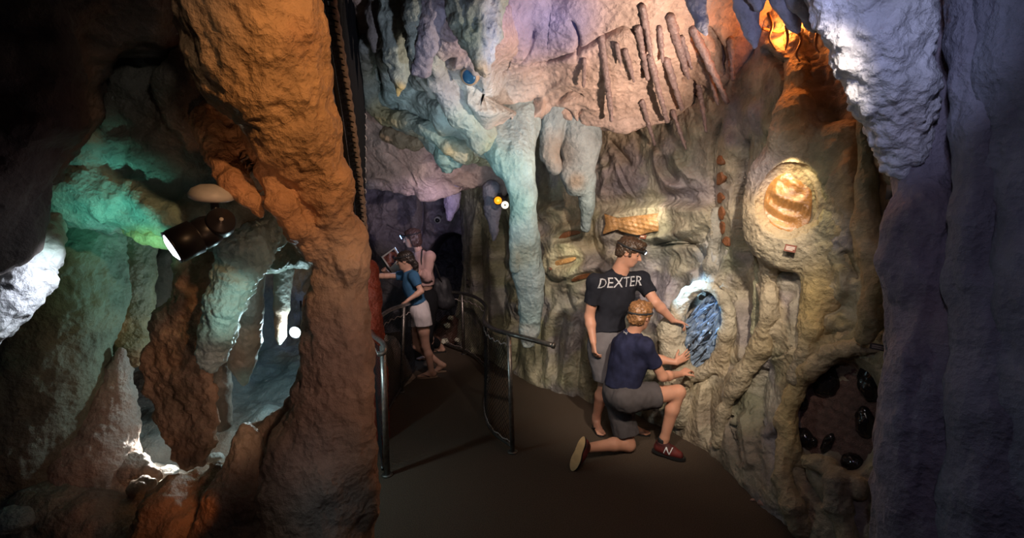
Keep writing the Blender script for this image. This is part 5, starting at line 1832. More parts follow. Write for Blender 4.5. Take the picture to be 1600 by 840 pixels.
for a, b, c in ((hiN, knN, anN), (hiF, knF, anF)):
    s.chain([a, a + (b - a) * .5, b], [.088, .074, .054], k=.03)
    s.chain([b, b + (c - b) * .33 + [.012, 0, 0], c], [.052, .054, .034], k=.025)
foot(s, anN, (-1, -.1, 0), .95)
foot(s, anF, (-1, -.1, 0), .95)
hand(s, wrN, (-.92, -.1, .25), (-.3, .8, -.3), -1, curl=34, size=.92)
hand(s, wrF, (-.6, -.2, .6), (.3, -.9, .3), -1, curl=34, size=.92)
hc = P(643, 372, d0 - .02)
HA = axes((-.93, -.22, -.22))
z = 1.0
L = head(s, hc, HA, z)
s.chain([nek, hc - HA[2] * .05 - HA[1] * .03], [.048, .045], k=.03)
woman = finish_skin('person', s, [-1.05, 6.6, 0], [(L(0, .085, -.055), .017)], 'woman in pale pink long-sleeved top with lit headlamp behind the girl', tone=(.50, .30, .23))
eyes(woman, L, HA, z)
s = Sdf(.006, .02)
cutf = [(L(0, .078, .045), unit(HA[1] * .9 - HA[2] * .4)), (L(0, .034, -.03), unit(HA[1] * .95 - HA[2] * .3))]
s.ell(L(0, -.020, .034), np.array((.090, .112, .092)) * z, HA, cut=cutf)
s.ell(L(0, -.045, -.05), np.array((.088, .072, .085)) * z, HA, k=.04, cut=[(L(0, .012, 0), HA[1])])
for sx in (-1, 1):
    s.cone(L(.076 * sx, .0, .02), L(.076 * sx, .0, -.085), .022, .018, k=.02)
solid('hair', s, hair_mat('chestnut_bob', (.075, .042, .035)), woman, .008, 30, 1, strand=.005, sdir=(0, 0, 1), seed=38, stretch=(1, 1, 1))
wh_pos, wh_dir = headlamp(woman, L, HA, z, M_GLOW_BLUE, size=.024, lift=.050, rr=(.092, .116))
s = Sdf(.0065, .03)
cb = [(P(664, 444, d0), unit((.0, 0, -1))), (nek + [0, 0, .0], unit((-.3, 0, 1)))]
s.ell(che, (.165, .120, .19), B, k=.05, cut=cb)
s.ell((che + pel) / 2, (.150, .115, .18), B, k=.05, cut=cb)
s.cone(che + [0, 0, .08], nek, .095, .064, k=.04, cut=cb)
for a, b, c in ((shN, elN, wrN), (shF, elF, wrF)):
    e = b + (c - b) * .72
    dn = unit(c - b)
    s.cone(che + [0, 0, .08], a, .083, .066, k=.04)
    s.chain([a, b], [.065, .058], k=.03)
    s.cone(b, e + dn * .1, .058, .042, k=.03, cut=[(e, dn)])
solid('blouse', s, cloth('pale_pink_cotton', (.50, .32, .30), .06), woman, .012, 9, 2, seed=42)
s = Sdf(.0065, .03)
for a, b, c in ((hiN, knN, anN), (hiF, knF, anF)):
    e = b + (c - b) * .80
    dn = unit(c - b)
    s.chain([a, b], [.105, .072], k=.03)
    s.cone(b, e + dn * .1, .070, .058, k=.03, cut=[(e, dn)])
s.ell(pel, (.178, .136, .16), B, k=.05)
solid('trousers', s, cloth('black_cotton', (.012, .012, .014)), woman, .010, 10, 2, seed=46)
flip_flop(woman, anN, (-1, -.1, 0), M_RUB, M_RUB, .95)
flip_flop(woman, anF, (-1, -.1, 0), M_RUB, M_RUB, .95)

# open picture book held up by the woman
book = thing('book', P(610, 425, 6.38), 'open picture book held up under the lit headlamp', 'book')
c0, c1, c2, c3 = P(596, 401, 6.42), P(617, 386, 6.36), P(632, 410, 6.36), P(616, 430, 6.42)
nb = unit(np.cross(c1 - c0, c3 - c0))
if nb[1] > 0:
    nb = -nb


def slab(name, cs, th, m, root, smooth=False):
    a = [np.array(c) for c in cs]
    n_ = unit(np.cross(a[1] - a[0], a[-1] - a[0]))
    k_ = len(a)
    V = [c - n_ * th / 2 for c in a] + [c + n_ * th / 2 for c in a]
    F = [list(range(k_))[::-1], list(range(k_, 2 * k_))] + [[i, (i + 1) % k_, k_ + (i + 1) % k_, k_ + i] for i in range(k_)]
    o = link_mesh(name, np.array(V), F, m, None, smooth)
    if root is not None:
        adopt(root, o)
    return o


M_PAPER = mat('white_paper', (.62, .60, .58), .7)
pg_ = slab('page', [c0, c1, c2, c3], .012, M_PAPER, book)


def photo_mat():
    m, nt, b = _nt('page_picture')
    N, Lk = nt.nodes, nt.links
    tc = N.new('ShaderNodeTexCoord')
    n1 = N.new('ShaderNodeTexNoise')
    n1.inputs['Scale'].default_value = 16
    n1.inputs['Detail'].default_value = 5
    Lk.new(tc.outputs['Object'], n1.inputs['Vector'])
    cr = N.new('ShaderNodeValToRGB')
    e = cr.color_ramp.elements
    e[0].position, e[0].color = .40, (.012, .010, .03, 1)
    e[1].position, e[1].color = .72, (.55, .38, .45, 1)
    x = e.new(.55)
    x.color = (.25, .08, .05, 1)
    Lk.new(n1.outputs['Fac'], cr.inputs['Fac'])
    Lk.new(cr.outputs[0], b.inputs['Base Color'])
    b.inputs['Roughness'].default_value = .3
    return m


def mixp(u, v):
    return (c0 * (1 - u) + c1 * u) * (1 - v) + (c3 * (1 - u) + c2 * u) * v + nb * .0075


slab('picture', [mixp(.1, .07), mixp(.92, .07), mixp(.92, .62), mixp(.1, .62)], .002, photo_mat(), pg_)
slab('cover', [c0 + [-.03, .04, .0], c0 + [.005, .012, 0], c3 + [.005, .012, 0], c3 + [-.14, .10, .03], ], .006, mat('dark_cover', (.05, .06, .05), .6), book)

# dark shoulder bag at the woman's back
bag = thing('shoulder_bag', P(690, 470, 6.62), 'black shoulder bag hanging at the back of the woman in pink', 'bag')
s = Sdf(.010, .04)
s.ell(P(690, 452, 6.62), (.13, .09, .17), k=.03)
s.ell(P(694, 470, 6.62), (.14, .10, .12), k=.06)
solid('bag_body', s, mat('black_nylon', (.018, .018, .022), .6, bump=.3, bump_scale=90), bag, .014, 10, 1)
st = tube('bag_strap', spline([P(690, 440, 6.55), P(676, 405, 6.40), P(662, 388, 6.47), P(659, 398, 6.40), P(660, 416, 6.40), P(676, 440, 6.44)], 6), .008, M_STRAP, None, 8)
adopt(bag, st)

# ================================================================== railings and netting
M_PIPE = mat('worn_steel_pipe', (.30, .27, .25), .38, metal=.85, noise_scale=30, var=.35, bump=.1)
M_DARKPIPE = mat('dark_steel_pipe', (.13, .12, .11), .4, metal=.8, noise_scale=30, var=.35, bump=.1)
M_NET = mat('black_net_cord', (.014, .014, .016), .8, spec=.2)
M_ROPE = mat('pale_rope', (.36, .30, .28), .85, noise_scale=70, var=.3, bump=.5, bump_scale=200)


def bundle(name, lines, r, m, parent, seg=3):
    V, F = [], []
    for ln in lines:
        v, f = tube_data(ln, r, seg, False)
        o = len(V)
        V += [list(q) for q in v]
        F += [[i + o for i in q] for q in f]
    o = link_mesh(name, np.array(V), F, m, None)
    adopt(parent, o)
    return o


def net_panel(name, top, bot, cell, r, parent, m=None):
    """diamond netting between two 3-D curves"""
    top, _ = resample(np.array(top), .02)
    bot, _ = resample(np.array(bot), .02)
    L = np.linalg.norm(np.diff(top, axis=0), axis=1).sum()
    Hh = np.linalg.norm(top[len(top) // 2] - bot[len(bot) // 2])

    def at(u, v):
        a = np.array([np.interp(u * (len(top) - 1), np.arange(len(top)), top[:, k]) for k in range(3)])
        b = np.array([np.interp(u * (len(bot) - 1), np.arange(len(bot)), bot[:, k]) for k in range(3)])
        return a * (1 - v) + b * v
    lines = []
    n = int((L + Hh) / cell)
    for sgn in (1, -1):
        for i in range(n):
            u0 = (i * cell - (Hh if sgn > 0 else 0)) / L
            pts = []
            for v in np.linspace(0, 1, 9):
                u = u0 + sgn * v * Hh / L
                if 0 <= u <= 1:
                    pts.append(at(u, v))
            if len(pts) > 1:
                lines.append(pts)
    return bundle(name, lines, r, m or M_NET, parent)


# right railing
rt = spline([P(660, 452, 7.05), P(690, 455, 6.95), P(722, 458, 6.8), P(745, 465, 6.3), P(760, 480, 5.7), P(757, 500, 4.9), P(770, 513, 4.5), P(795, 521, 4.16), P(830, 530, 4.02), P(863, 539, 3.93)], 10)
foot_pts = [PF(672, 532), PF(690, 540), PF(725, 553), PF(748, 568), PF(762, 590), PF(757, 645), PF(768, 680), PF(800, 706)]
rb = spline(foot_pts, 10) + np.array([0, 0, .05])
rail = thing('railing', PF(800, 706), 'curved steel railing with black netting on the right side of the path', 'railing', 'path railings')
hr = adopt(rail, tube('handrail', rt, .021, M_DARKPIPE, None, 14))
for (tp, ft) in ((P(795, 521, 4.16), PF(801, 706)), (P(722, 458, 6.8), PF(725, 553)), (P(760, 482, 5.6), PF(762, 592))):
    r_ = .021 if tp[1] < 5 else .02
    po = adopt(rail, tube('post', [ft, tp], r_, M_PIPE, None, 14))
    adopt(po, lathe('post_foot', [(.0001, 0), (.045, 0), (.045, .008), (.024, .012), (.0001, .012)], ft, (0, 0, 1), M_DARKPIPE, None, 16))
adopt(hr, lathe('end_cap', [(.0001, 0), (.026, 0), (.026, .02), (.0001, .024)], rt[-1], rt[-1] - rt[-2], M_DARKPIPE, None, 14))
adopt(rail, tube('bottom_rail', rb, .013, M_DARKPIPE, None, 10))
keep = rt[:int(len(rt) * .80)] - np.array([0, 0, .05])
nt_ = net_panel('netting', keep, rb, .045, .0022, rail)
lace = []
for i, p in enumerate(keep):
    lace.append(p + np.array([0, 0, -.05 + .012 * math.sin(i * 1.6)]))
adopt(nt_, tube('lacing_cord', lace, .006, M_ROPE, None, 6))
adopt(nt_, tube('lacing_cord', [p + np.array([0, 0, .03 + .008 * math.sin(i * 1.5)]) for i, p in enumerate(rb)], .005, M_ROPE, None, 6))

# left railing
lt = spline([P(650, 470, 6.5), P(636, 475, 5.7), P(612, 483, 5.2), P(592, 496, 4.75), P(580, 512, 4.4), P(584, 524, 4.12), P(596, 534, 3.92), P(601, 543, 3.84), P(599, 551, 3.80), P(590, 553, 3.79)], 10)
railL = thing('railing', PF(604, 742), 'steel railing with curled end and black netting along the grotto side', 'railing', 'path railings')
adopt(railL, tube('handrail', lt, .020, M_PIPE, None, 14))
feetL = [(P(598, 540, 3.86), PF(605, 742)), (P(631, 478, 5.55), PF(627, 612))]
for tp, ft in feetL:
    po = adopt(railL, tube('post', [ft, tp], .024 if tp[1] < 5 else .020, M_PIPE, None, 14))
    adopt(po, lathe('post_foot', [(.0001, 0), (.045, 0), (.045, .008), (.026, .012), (.0001, .012)], ft, (0, 0, 1), M_DARKPIPE, None, 16))
lb = spline([PF(650, 578), PF(642, 592), PF(627, 612), PF(606, 650), PF(592, 690), PF(598, 742)], 10) + np.array([0, 0, .05])
adopt(railL, tube('bottom_rail', lb, .013, M_DARKPIPE, None, 10))
keepL = lt[:int(len(lt) * .80)] - np.array([0, 0, .05])
nt_ = net_panel('netting', keepL, lb, .045, .0022, railL)
adopt(nt_, tube('lacing_cord', [p + np.array([0, 0, -.06 + .012 * math.sin(i * 1.6)]) for i, p in enumerate(keepL)], .005, M_ROPE, None, 6))

# tall net hanging between the grotto and the path
netc = thing('hanging_net', P(562, 390, 3.55), 'tall black safety net with roped edge hanging beside the orange leaning column', 'net')
e0, e1 = P(500, -30, 2.75), P(562, 392, 3.45)
f0, f1 = P(571, -30, 4.9), P(569, 400, 4.9)
Ls = np.linspace(0, 1, 30)[:, None]
left = e0 * (1 - Ls) + e1 * Ls
left[:, 0] += .02 * np.sin(Ls[:, 0] * PI)
right_ = f0 * (1 - Ls) + f1 * Ls
net_panel('netting', left, right_, .022, .0034, netc)
adopt(netc, tube('edge_pole', left + np.array([-.012, -.02, 0]), .014, M_NET, None, 10))
rope = np.array([p + np.array([.045, .02, 0]) for p in spline(left, 4)])
adopt(netc, tube('edge_rope', rope, [.017 + .003 * math.sin(i * 1.3) for i in range(len(rope))], M_ROPE, None, 10))
hel = []
for i in range(520):
    t = i / 519
    p = np.array([np.interp(t * (len(rope) - 1), np.arange(len(rope)), rope[:, k]) for k in range(3)])
    a = i * .62
    hel.append(p + np.array([.022 * math.cos(a) - .012, .022 * math.sin(a), 0]))
adopt(netc, tube('lacing_cord', hel, .0045, M_NET, None, 5))
adopt(netc, tube('edge_cord', right_ + np.array([.0, -.01, 0]), .012, M_NET, None, 8))
hel = [right_[0] * (1 - i / 199) + right_[-1] * (i / 199) + np.array([.014 * math.cos(i * .8) + .006, -.02 + .014 * math.sin(i * .8), 0]) for i in range(200)]
adopt(netc, tube('lacing_cord', hel, .006, M_ROPE, None, 5))

# ================================================================== fossils, crystals and plaques
def local(n, upv=(0, 0, 1)):
    n = unit(n)
    r = unit(np.cross(upv, n))
    return r, np.cross(n, r), n        # right, up, out (towards the viewer)


def plate(name, c, n, outline, thick, hfun, m, root=None, res=70, roll=0.0, paint=None):
    """thick slab with a relief face; outline in metres (right, up) as polygon"""
    r, u, n = local(n)
    if roll:
        a = math.radians(roll)
        r, u = r * math.cos(a) + u * math.sin(a), u * math.cos(a) - r * math.sin(a)
    o = np.array(outline, float)
    K = len(o)
    cen = o.mean(0)
    rings = res // 2
    V = []
    F = []
    for i in range(rings + 1):
        t = i / rings
        for j in range(K):
            V.append([*(cen + (o[j] - cen) * t), 0])
    V = np.array(V)
    V[:, 2] = hfun(V[:, 0], V[:, 1]) * np.repeat(1 - np.linspace(0, 1, rings + 1) ** 6, K)
    for i in range(rings):
        for j in range(K):
            k = (j + 1) % K
            F.append([i * K + j, (i + 1) * K + j, (i + 1) * K + k, i * K + k])
    b0 = len(V)
    back = np.c_[o, np.full(K, -thick)]
    V = np.r_[V, back]
    for j in range(K):
        k = (j + 1) % K
        F.append([rings * K + j, b0 + j, b0 + k, rings * K + k])
    F.append([b0 + j for j in range(K)][::-1])
    W = np.array(c) + np.outer(V[:, 0], r) + np.outer(V[:, 1], u) + np.outer(V[:, 2], n)
    ob = link_mesh(name, W, F, m, None)
    if root is not None:
        adopt(root, ob)
    return ob


def densify(o, n=72):
    o = np.array(o, float)
    o = np.vstack([o, o[:1]])
    p, _ = resample(spline(o, 8), .001)
    idx = np.linspace(0, len(p) - 1, n + 1).astype(int)[:-1]
    return p[idx]


def px_outline(pts, cpx, c, n):
    """outline drawn in photo positions -> metres on the plane through c with normal n"""
    r, u, n = local(n)
    out = []
    o = np.array([0, 0, CAM_H])
    for x, y in pts:
        d = P(x, y, 1.0) - o
        t = np.dot(c - o, n) / np.dot(d, n)
        q = o + d * t - c
        out.append((np.dot(q, r), np.dot(q, u)))
    out = np.array(out)
    a = np.cross(np.roll(out, -1, 0) - out, out).sum()
    return out if a < 0 else out[::-1]


def wall_plane(x, y, rad=14, n=14):
    """plane through the rock around a photo position, lifted over its bumps"""
    Ps = []
    for f in (.35, .7, 1.0):
        for k in range(n):
            a = 2 * PI * k / n
            q, m_ = hit(x + f * rad * math.cos(a), y + f * rad * math.sin(a))
            if q is not None:
                Ps.append(q)
    Ps = np.array(Ps)
    m0 = np.median(Ps, 0)
    ok = np.linalg.norm(Ps - m0, axis=1) < np.percentile(np.linalg.norm(Ps - m0, axis=1), 85) + 1e-6
    Ps = Ps[ok]
    cc = Ps.mean(0)
    nn = np.linalg.svd(Ps - cc)[2][2]
    if np.dot(nn, np.array([0, 0, CAM_H]) - cc) < 0:
        nn = -nn
    cc = cc + nn * np.percentile((Ps - cc) @ nn, 75)
    d = P(x, y, 1.0) - np.array([0, 0, CAM_H])
    t = np.dot(cc - np.array([0, 0, CAM_H]), nn) / np.dot(d, nn)
    return np.array([0, 0, CAM_H]) + d * t, nn, Ps


M_AMBER = rock_mat('amber_fossil', 45, .5, .25, .7, .35, .01, base=(.42, .20, .06), coat=.5)
M_FISH = rock_mat('fish_fossil', 50, .6, .3, .6, .45, .012, base=(.44, .23, .09), coat=.3)
M_CHIP = rock_mat('rust_fossil', 60, .6, .5, .4, .4, .01, base=(.22, .085, .035))

# round shell fossil
n = BN
c = nc - BN * .10
ol = densify(px_outline([(1194, 326), (1198, 296), (1214, 276), (1238, 268), (1258, 274), (1268, 296), (1268, 326), (1262, 350), (1248, 364), (1226, 368), (1206, 356)], None, c, n))


def shell_h(x, y):
    a = x * .35 + y * .94
    b_ = x * .94 - y * .35
    h = .022 * np.exp(-((a - .03) / .09) ** 2) - .012 * np.exp(-((a + .06) / .05) ** 2 - (b_ / .12) ** 2)
    h += .0035 * np.sin(b_ * 210) * np.exp(-((a + .015) / .025) ** 2) + .006 * np.sin(a * 62 + .8 * np.sin(b_ * 14))
    h += .005 * np.sin(np.hypot(x - .02, y - .1) * 75) + .02 * np.exp(-((x + .08) ** 2 + (y - .02) ** 2) / .004)
    return h


fos = plate('shell_fossil', c, n, ol, .06, shell_h, M_AMBER, None, 110)
rebase(fos, c)
tag(fos, 'round golden shell fossil lit from above in the big rock boss', 'fossil')

# fish fossil
c, n, _ = wall_plane(1008, 350, 22)
n = unit(n * .6 + unit(np.array([0, 0, CAM_H]) - c) * .4)
c = c + n * .035
ol = densify(px_outline([(944, 333), (950, 346), (962, 341), (985, 338), (1020, 334), (1050, 331), (1064, 336), (1058, 348), (1040, 358), (1015, 363), (996, 367), (972, 362), (958, 356), (942, 366), (946, 350)], None, c, n), 90)


def fish_h(x, y):
    s_ = .020 * np.exp(-(y / .09) ** 2) + .0025 * np.sin(x * 120 + y * 40) + .006 * np.sin(x * 30)
    return s_ + .0025 * np.sin(y * 140 + x * 25)


fos = plate('fish_fossil', c, n, ol, .05, fish_h, M_FISH, None, 60)
rebase(fos, c)
tag(fos, 'long fish-shaped brown fossil lit on a rock shelf above the standing man', 'fossil')

for k, (pts, lb) in enumerate([
        ([(870, 375), (880, 364), (894, 358), (907, 359), (908, 364), (894, 368), (880, 373)], 'unlit lens-shaped fossil on the upper small shelf left of the fish fossil'),
        ([(859, 413), (866, 408), (882, 404), (896, 402), (898, 405), (890, 410), (874, 414), (862, 416)], 'brightly lit lens-shaped fossil on the middle small shelf'),
        ([(893, 439), (902, 432), (914, 428), (922, 427), (922, 432), (910, 436), (898, 440)], 'lens-shaped fossil on the lowest small shelf behind the shoulder of the man')]):
    mx_, my_ = np.mean(pts, 0)
    c, n, _ = wall_plane(mx_, my_, 8)
    c = c + n * .008
    ol = densify(px_outline(pts, None, c, n), 48)
    fos = plate('small_fossil', c, n, ol, .04, lambda x, y: .010 * np.exp(-(y / .03) ** 2) + .003 * np.sin(x * 260), M_FISH if k == 1 else M_CHIP, None, 24)
    rebase(fos, c)
    tag(fos, lb, 'fossil', 'small fossils on shelves')

for k, (x, y, rx, ry, lb) in enumerate([(1132, 250, 4, 9, 'topmost'), (1132, 279, 5, 11, 'second from the top'), (1132, 309, 4, 8, 'third from the top'), (1134, 333, 4, 9, 'fourth from the top'), (1139, 356, 4, 9, 'fifth from the top'), (1147, 377, 6, 8, 'lowest')]):
    y0 = y
    x -= 8 if k < 4 else 12
    c, n, _ = wall_plane(x, y0, 5)
    c = c + n * .012
    ol = densify(px_outline([(x + rx * math.cos(a) * (1 + .25 * math.sin(3 * a + k)), y0 + ry * math.sin(a) * (1 + .2 * math.cos(2 * a + k))) for a in np.linspace(0, 2 * PI, 9)[:-1]], None, c, n), 30)
    fos = plate('fossil_chip', c, n, ol, .04, lambda x, y: .006 + .003 * np.sin(x * 300 + y * 200), M_CHIP, None, 16)
    rebase(fos, c)
    tag(fos, lb + ' rust-brown chip in the vertical row between fish and shell fossils', 'fossil', 'row of rust-brown chips')

M_PLQ = mat('rust_plaque', (.22, .07, .04), .6, noise_scale=50)
M_PLQD = mat('dark_plaque', (.04, .032, .03), .5)
M_INK = mat('pale_lettering', (.62, .52, .45), .6)
M_INKD = mat('dim_lettering', (.30, .24, .20), .6)
for k, (x, y, w_, h_, roll, m1, m2, rows, lb) in enumerate([
        (1247, 382, 13, 10, 8, M_PLQ, M_INK, 3, 'small rust plaque under the round shell fossil'),
        (1006, 371, 8, 6, 6, M_PLQ, M_INK, 1, 'tiny rust number plaque under the fish fossil'),
        (862, 420, 4, 3, 0, M_PLQ, M_INK, 1, 'tiny plaque under the lit lens-shaped fossil'),
        (1122, 370, 6, 5, 0, M_PLQ, M_INK, 2, 'tiny plaque beside the lowest rust-brown chips'),
        (1374, 541, 20, 9, 4, M_PLQD, M_INKD, 2, 'dark plaque above the brown panel'),
        (733, 441, 12, 8, 0, M_PLQD, M_INKD, 2, 'dark plaque on the olive wall at the far bend'),
        (1110, 456, 6, 4, 0, M_PLQD, M_INK, 1, 'tiny plaque on the rim of the crystal hollow')]):
    c, n, _ = wall_plane(x, y, 6)
    if k == 4:
        n = unit(np.array([-.62, -.78, .05]))
        c = P(x, y, 2.62)
    if k == 0:
        n = BN
        c = bc + bA[1] * -.30 + bA[0] * .03 + BN * .118
    c = c + n * .02
    sc_ = pxm(c[1])
    root = thing('plaque', c, lb, 'plaque', 'fossil plaques')
    r, u, n = local(n)
    a = math.radians(-roll)
    r, u = r * math.cos(a) + u * math.sin(a), u * math.cos(a) - r * math.sin(a)
    hw, hh = w_ * sc_ * .62, h_ * sc_ * .55
    bo = slab('board', [c - r * hw - u * hh, c + r * hw - u * hh, c + r * hw + u * hh, c - r * hw + u * hh], .012, m1, root)
    bm = bmesh.new()
    for j in range(rows):
        y0 = hh * (.62 - 1.24 * (j + .5) / rows) if rows > 1 else 0
        th = hh * .26 / max(1, rows * .6)
        q = c + n * .0072
        x0, x1 = -hw * .78, hw * (.78 - .3 * (j == rows - 1))
        bm.faces.new([bm.verts.new(q + r * xx + u * (y0 + yy)) for xx, yy in ((x0, -th), (x1, -th), (x1, th), (x0, th))])
    adopt(bo, link_bm('lettering', bm, m2, None, False))

# crystal hollow
c = P(GEO[0] + 2, GEO[1] + 2, 4.40)
n = unit(P(1050, 516, 4.36 + 44 * .0042 + .04) - P(1138, 516, 4.36 - 44 * .0042 + .04))
n = unit(np.cross(n, (0, 0, 1)))
n = n if n[1] < 0 else -n
geo = thing('crystal_bed', c, 'bed of slanting blue-grey crystal blades in the hollow the boy touches', 'crystals')
M_CRY = rock_mat('blue_grey_crystal', 60, .5, .22, .7, .5, .008, base=(.22, .30, .42), coat=.4)
M_CRYD = rock_mat('dark_crystal', 60, .5, .25, .7, .5, .008, base=(.022, .024, .03), coat=.4)
r, u, n = local(n)
ol = densify(px_outline([(1062, 540), (1066, 510), (1084, 484), (1106, 462), (1122, 466), (1132, 488), (1130, 520), (1120, 548), (1104, 566), (1084, 574), (1068, 566)], None, c, n), 60)
bed = plate('crystal_matrix', c + n * .0, n, ol, .05, lambda x, y: .012 * np.sin(x * 60 - y * 30) + .01 * np.sin(x * 35 + y * 60), M_CRY, geo, 40)
from mathutils.geometry import intersect_point_line
pol = np.array(ol)


def inside(p, poly):
    x, y = p
    t = False
    for i in range(len(poly)):
        a, b = poly[i], poly[i - 1]
        if (a[1] > y) != (b[1] > y) and x < (b[0] - a[0]) * (y - a[1]) / (b[1] - a[1]) + a[0]:
            t = not t
    return t


rr_ = random.Random(5)
cnt = 0
tries = 0
while cnt < 78 and tries < 3000:
    tries += 1
    p = np.array([rr_.uniform(pol[:, 0].min(), pol[:, 0].max()), rr_.uniform(pol[:, 1].min(), pol[:, 1].max())])
    a = math.radians(52 + rr_.gauss(0, 13))
    Lx = rr_.uniform(.08, .22)
    d2 = np.array([math.cos(a), math.sin(a)])
    if not (inside(p - d2 * Lx * .45, pol) and inside(p + d2 * Lx * .45, pol)):
        continue
    w_ = rr_.uniform(.007, .016)
    dark = rr_.random() < .3
    hgt = rr_.uniform(.012, .034)
    A3 = unit(r * d2[0] + u * d2[1] + n * rr_.uniform(.0, .3))
    S3 = unit(np.cross(n, A3))
    T3 = np.cross(A3, S3)
    if np.dot(T3, n) < 0:
        T3 = -T3
    o3 = c + r * p[0] + u * p[1] + n * .004
    V = []
    for t, wd in ((-.5, .15), (-.32, 1), (.25, .9), (.5, .08)):
        for (sx, hz) in ((-1, -.3), (-.55, .75), (.25, 1), (1, -.3)):
            V.append(o3 + A3 * Lx * t + S3 * w_ * sx * wd + T3 * hgt * hz * (wd if hz > 0 else 1))
    F = []
    for i in range(3):
        for j in range(3):
            F.append([i * 4 + j, i * 4 + j + 1, i * 4 + j + 5, i * 4 + j + 4])
        F.append([i * 4 + 3, i * 4, i * 4 + 4, i * 4 + 7])
    F += [[3, 2, 1, 0], [12, 13, 14, 15]]
    ob = link_mesh('crystal_blade', np.array(V), F, M_CRYD if dark else M_CRY, None, False)
    adopt(geo, ob)
    cnt += 1
# dark oval hole, its shade made as a raised near-black oval
c2 = c + r * .07 + u * -.02
ob = lathe('pocket_shade', [(.0001, .022), (.012, .021), (.02, .014), (.024, 0), (.024, -.01), (.0001, -.01)], (0, 0, 0), (0, 0, 1), M_CRYD, None, 24)
ob.data.transform(Matrix([(*(r * 1.0),), (*(u),), (*(n),)]).transposed().to_4x4() @ Matrix.Rotation(math.radians(-38), 4, 'Z') @ Matrix.Diagonal((.9, 2.4, 1, 1)))
ob.data.transform(Matrix.Translation(Vector(c2 + n * .02)))
adopt(geo, ob)

# brown panel with glossy black nodules
c, n, _ = wall_plane(1308, 640, 40)
n = unit(n * .8 + unit(np.array([0, 0, CAM_H]) - c) * .2)
c = c + n * .035
pts = [(1240, 610), (1252, 590), (1276, 574), (1312, 566), (1350, 560), (1392, 564), (1392, 640), (1390, 700), (1372, 748), (1330, 748), (1296, 724), (1262, 712), (1240, 690), (1238, 650)]
ol = densify(px_outline(pts, None, c, n), 90)
pan = thing('nodule_panel', c, 'dark brown panel studded with glossy black nodules, low in the right wall', 'rock panel')
M_PAN = rock_mat('brown_grainy_panel', 90, .9, .55, .5, .4, .015, base=(.19, .105, .08))
M_BLK = mat('black_glass', (.012, .010, .010), .12, noise_scale=20, coat=.6, bump=.25, bump_scale=40, dist=.006)
plate('panel_face', c, n, ol, .04, lambda x, y: .006 * np.sin(x * 90 + 3 * np.sin(y * 30)) + .005 * np.sin(y * 110), M_PAN, pan, 60)
o_ = np.array([0, 0, CAM_H])
for (x, y, rx, ry, rot) in [(1291, 595, 19, 27, -8), (1362, 595, 18, 34, 8), (1254, 629, 9, 12, 0), (1352, 660, 13, 27, 12), (1257, 684, 16, 17, 0), (1294, 692, 7, 21, -16), (1334, 724, 17, 18, 10), (1272, 690, 6, 9, 0), (1351, 641, 7, 8, 0)]:
    d = P(x, y, 1.0) - o_
    q = o_ + d * (np.dot(c - o_, n) / np.dot(d, n))
    s = Sdf(.005, .01)
    sc_ = pxm(q[1])
    a = math.radians(rot)
    r, u, n_ = local(n)
    A = np.array([r * math.cos(a) + u * math.sin(a), u * math.cos(a) - r * math.sin(a), n_])
    s.ell(q + n_ * .004, (rx * sc_ * 1.15, ry * sc_, min(rx, ry) * sc_ * .7 + .012), A)
    V, Q = s.mesh()
    V = V + vnormals(V, Q) * (.006 * fbm(V * 22, 2, int(x)))[:, None]
    adopt(pan, link_mesh('nodule', V, Q, M_BLK, None))

# ================================================================== lamps and small fittings
M_BLACK = mat('black_enamel', (.018, .016, .018), .38, noise_scale=20, spec=.5)
M_GREYP = mat('pale_grey_paint', (.48, .46, .43), .5)


def emit_mat(name, c, e):
    return mat(name, c, .3, emit=c, estr=e)


# black spotlight on a pale ceiling dome
SPD = 2.12
axis0, axis1 = P(344, 352, SPD + .06), P(270, 386, SPD - .06)
axd = unit(axis1 - axis0)
sp = thing('spotlight', P(330, 300, SPD + .06), 'black cylindrical spotlight with white lens hanging from a pale dome in the grotto', 'spotlight')
R_ = 27 * pxm(SPD)
Ls_ = np.linalg.norm(axis1 - axis0)
bar = adopt(sp, lathe('lamp_barrel', [(.0001, .02), (R_ * .80, .02), (R_ * .92, .05), (R_ * .94, Ls_ * .45), (R_ * .90, Ls_ * .47), (R_ * .90, Ls_ * .5), (R_, Ls_ * .52), (R_, Ls_ * .96), (R_ * .93, Ls_), (R_ * .90, Ls_), (R_ * .88, Ls_ * .97), (.0001, Ls_ * .95)], axis0, axd, M_BLACK, None, 40))
adopt(bar, lathe('lens', [(.0001, 0), (R_ * .80, 0), (R_ * .78, .010), (R_ * .5, .018), (.0001, .02)], axis0 + axd * Ls_ * .975, axd, emit_mat('spot_lens_glow', (.80, .88, 1), 9), None, 32))
vis = adopt(bar, lathe('glare_shield', [(R_ * .96, 0), (R_ * .98, .012), (R_ * .94, .012), (R_ * .92, 0)], axis0 + axd * Ls_ * .97, axd, M_BLACK, None, 32))
side = unit(np.array([0, -1, 0]) - axd * np.dot([0, -1, 0], axd))
pv = axis0 + side * (R_ * .55)
pd = adopt(sp, lathe('pivot_disc', [(.0001, -.05), (R_ * .74, -.05), (R_ * .78, -.04), (R_ * .78, .03), (R_ * .70, .04), (R_ * .25, .042), (R_ * .2, .048), (.0001, .05)], pv, side, M_BLACK, None, 32))
adopt(pd, lathe('pivot_screw', [(.0001, 0), (.008, 0), (.008, .005), (.0001, .006)], pv + side * .05, side, M_GREYP, None, 12))
adopt(sp, tube('stem', [axis0, P(336, 325, SPD + .05), P(334, 312, SPD + .06)], .017, M_BLACK, None, 12))
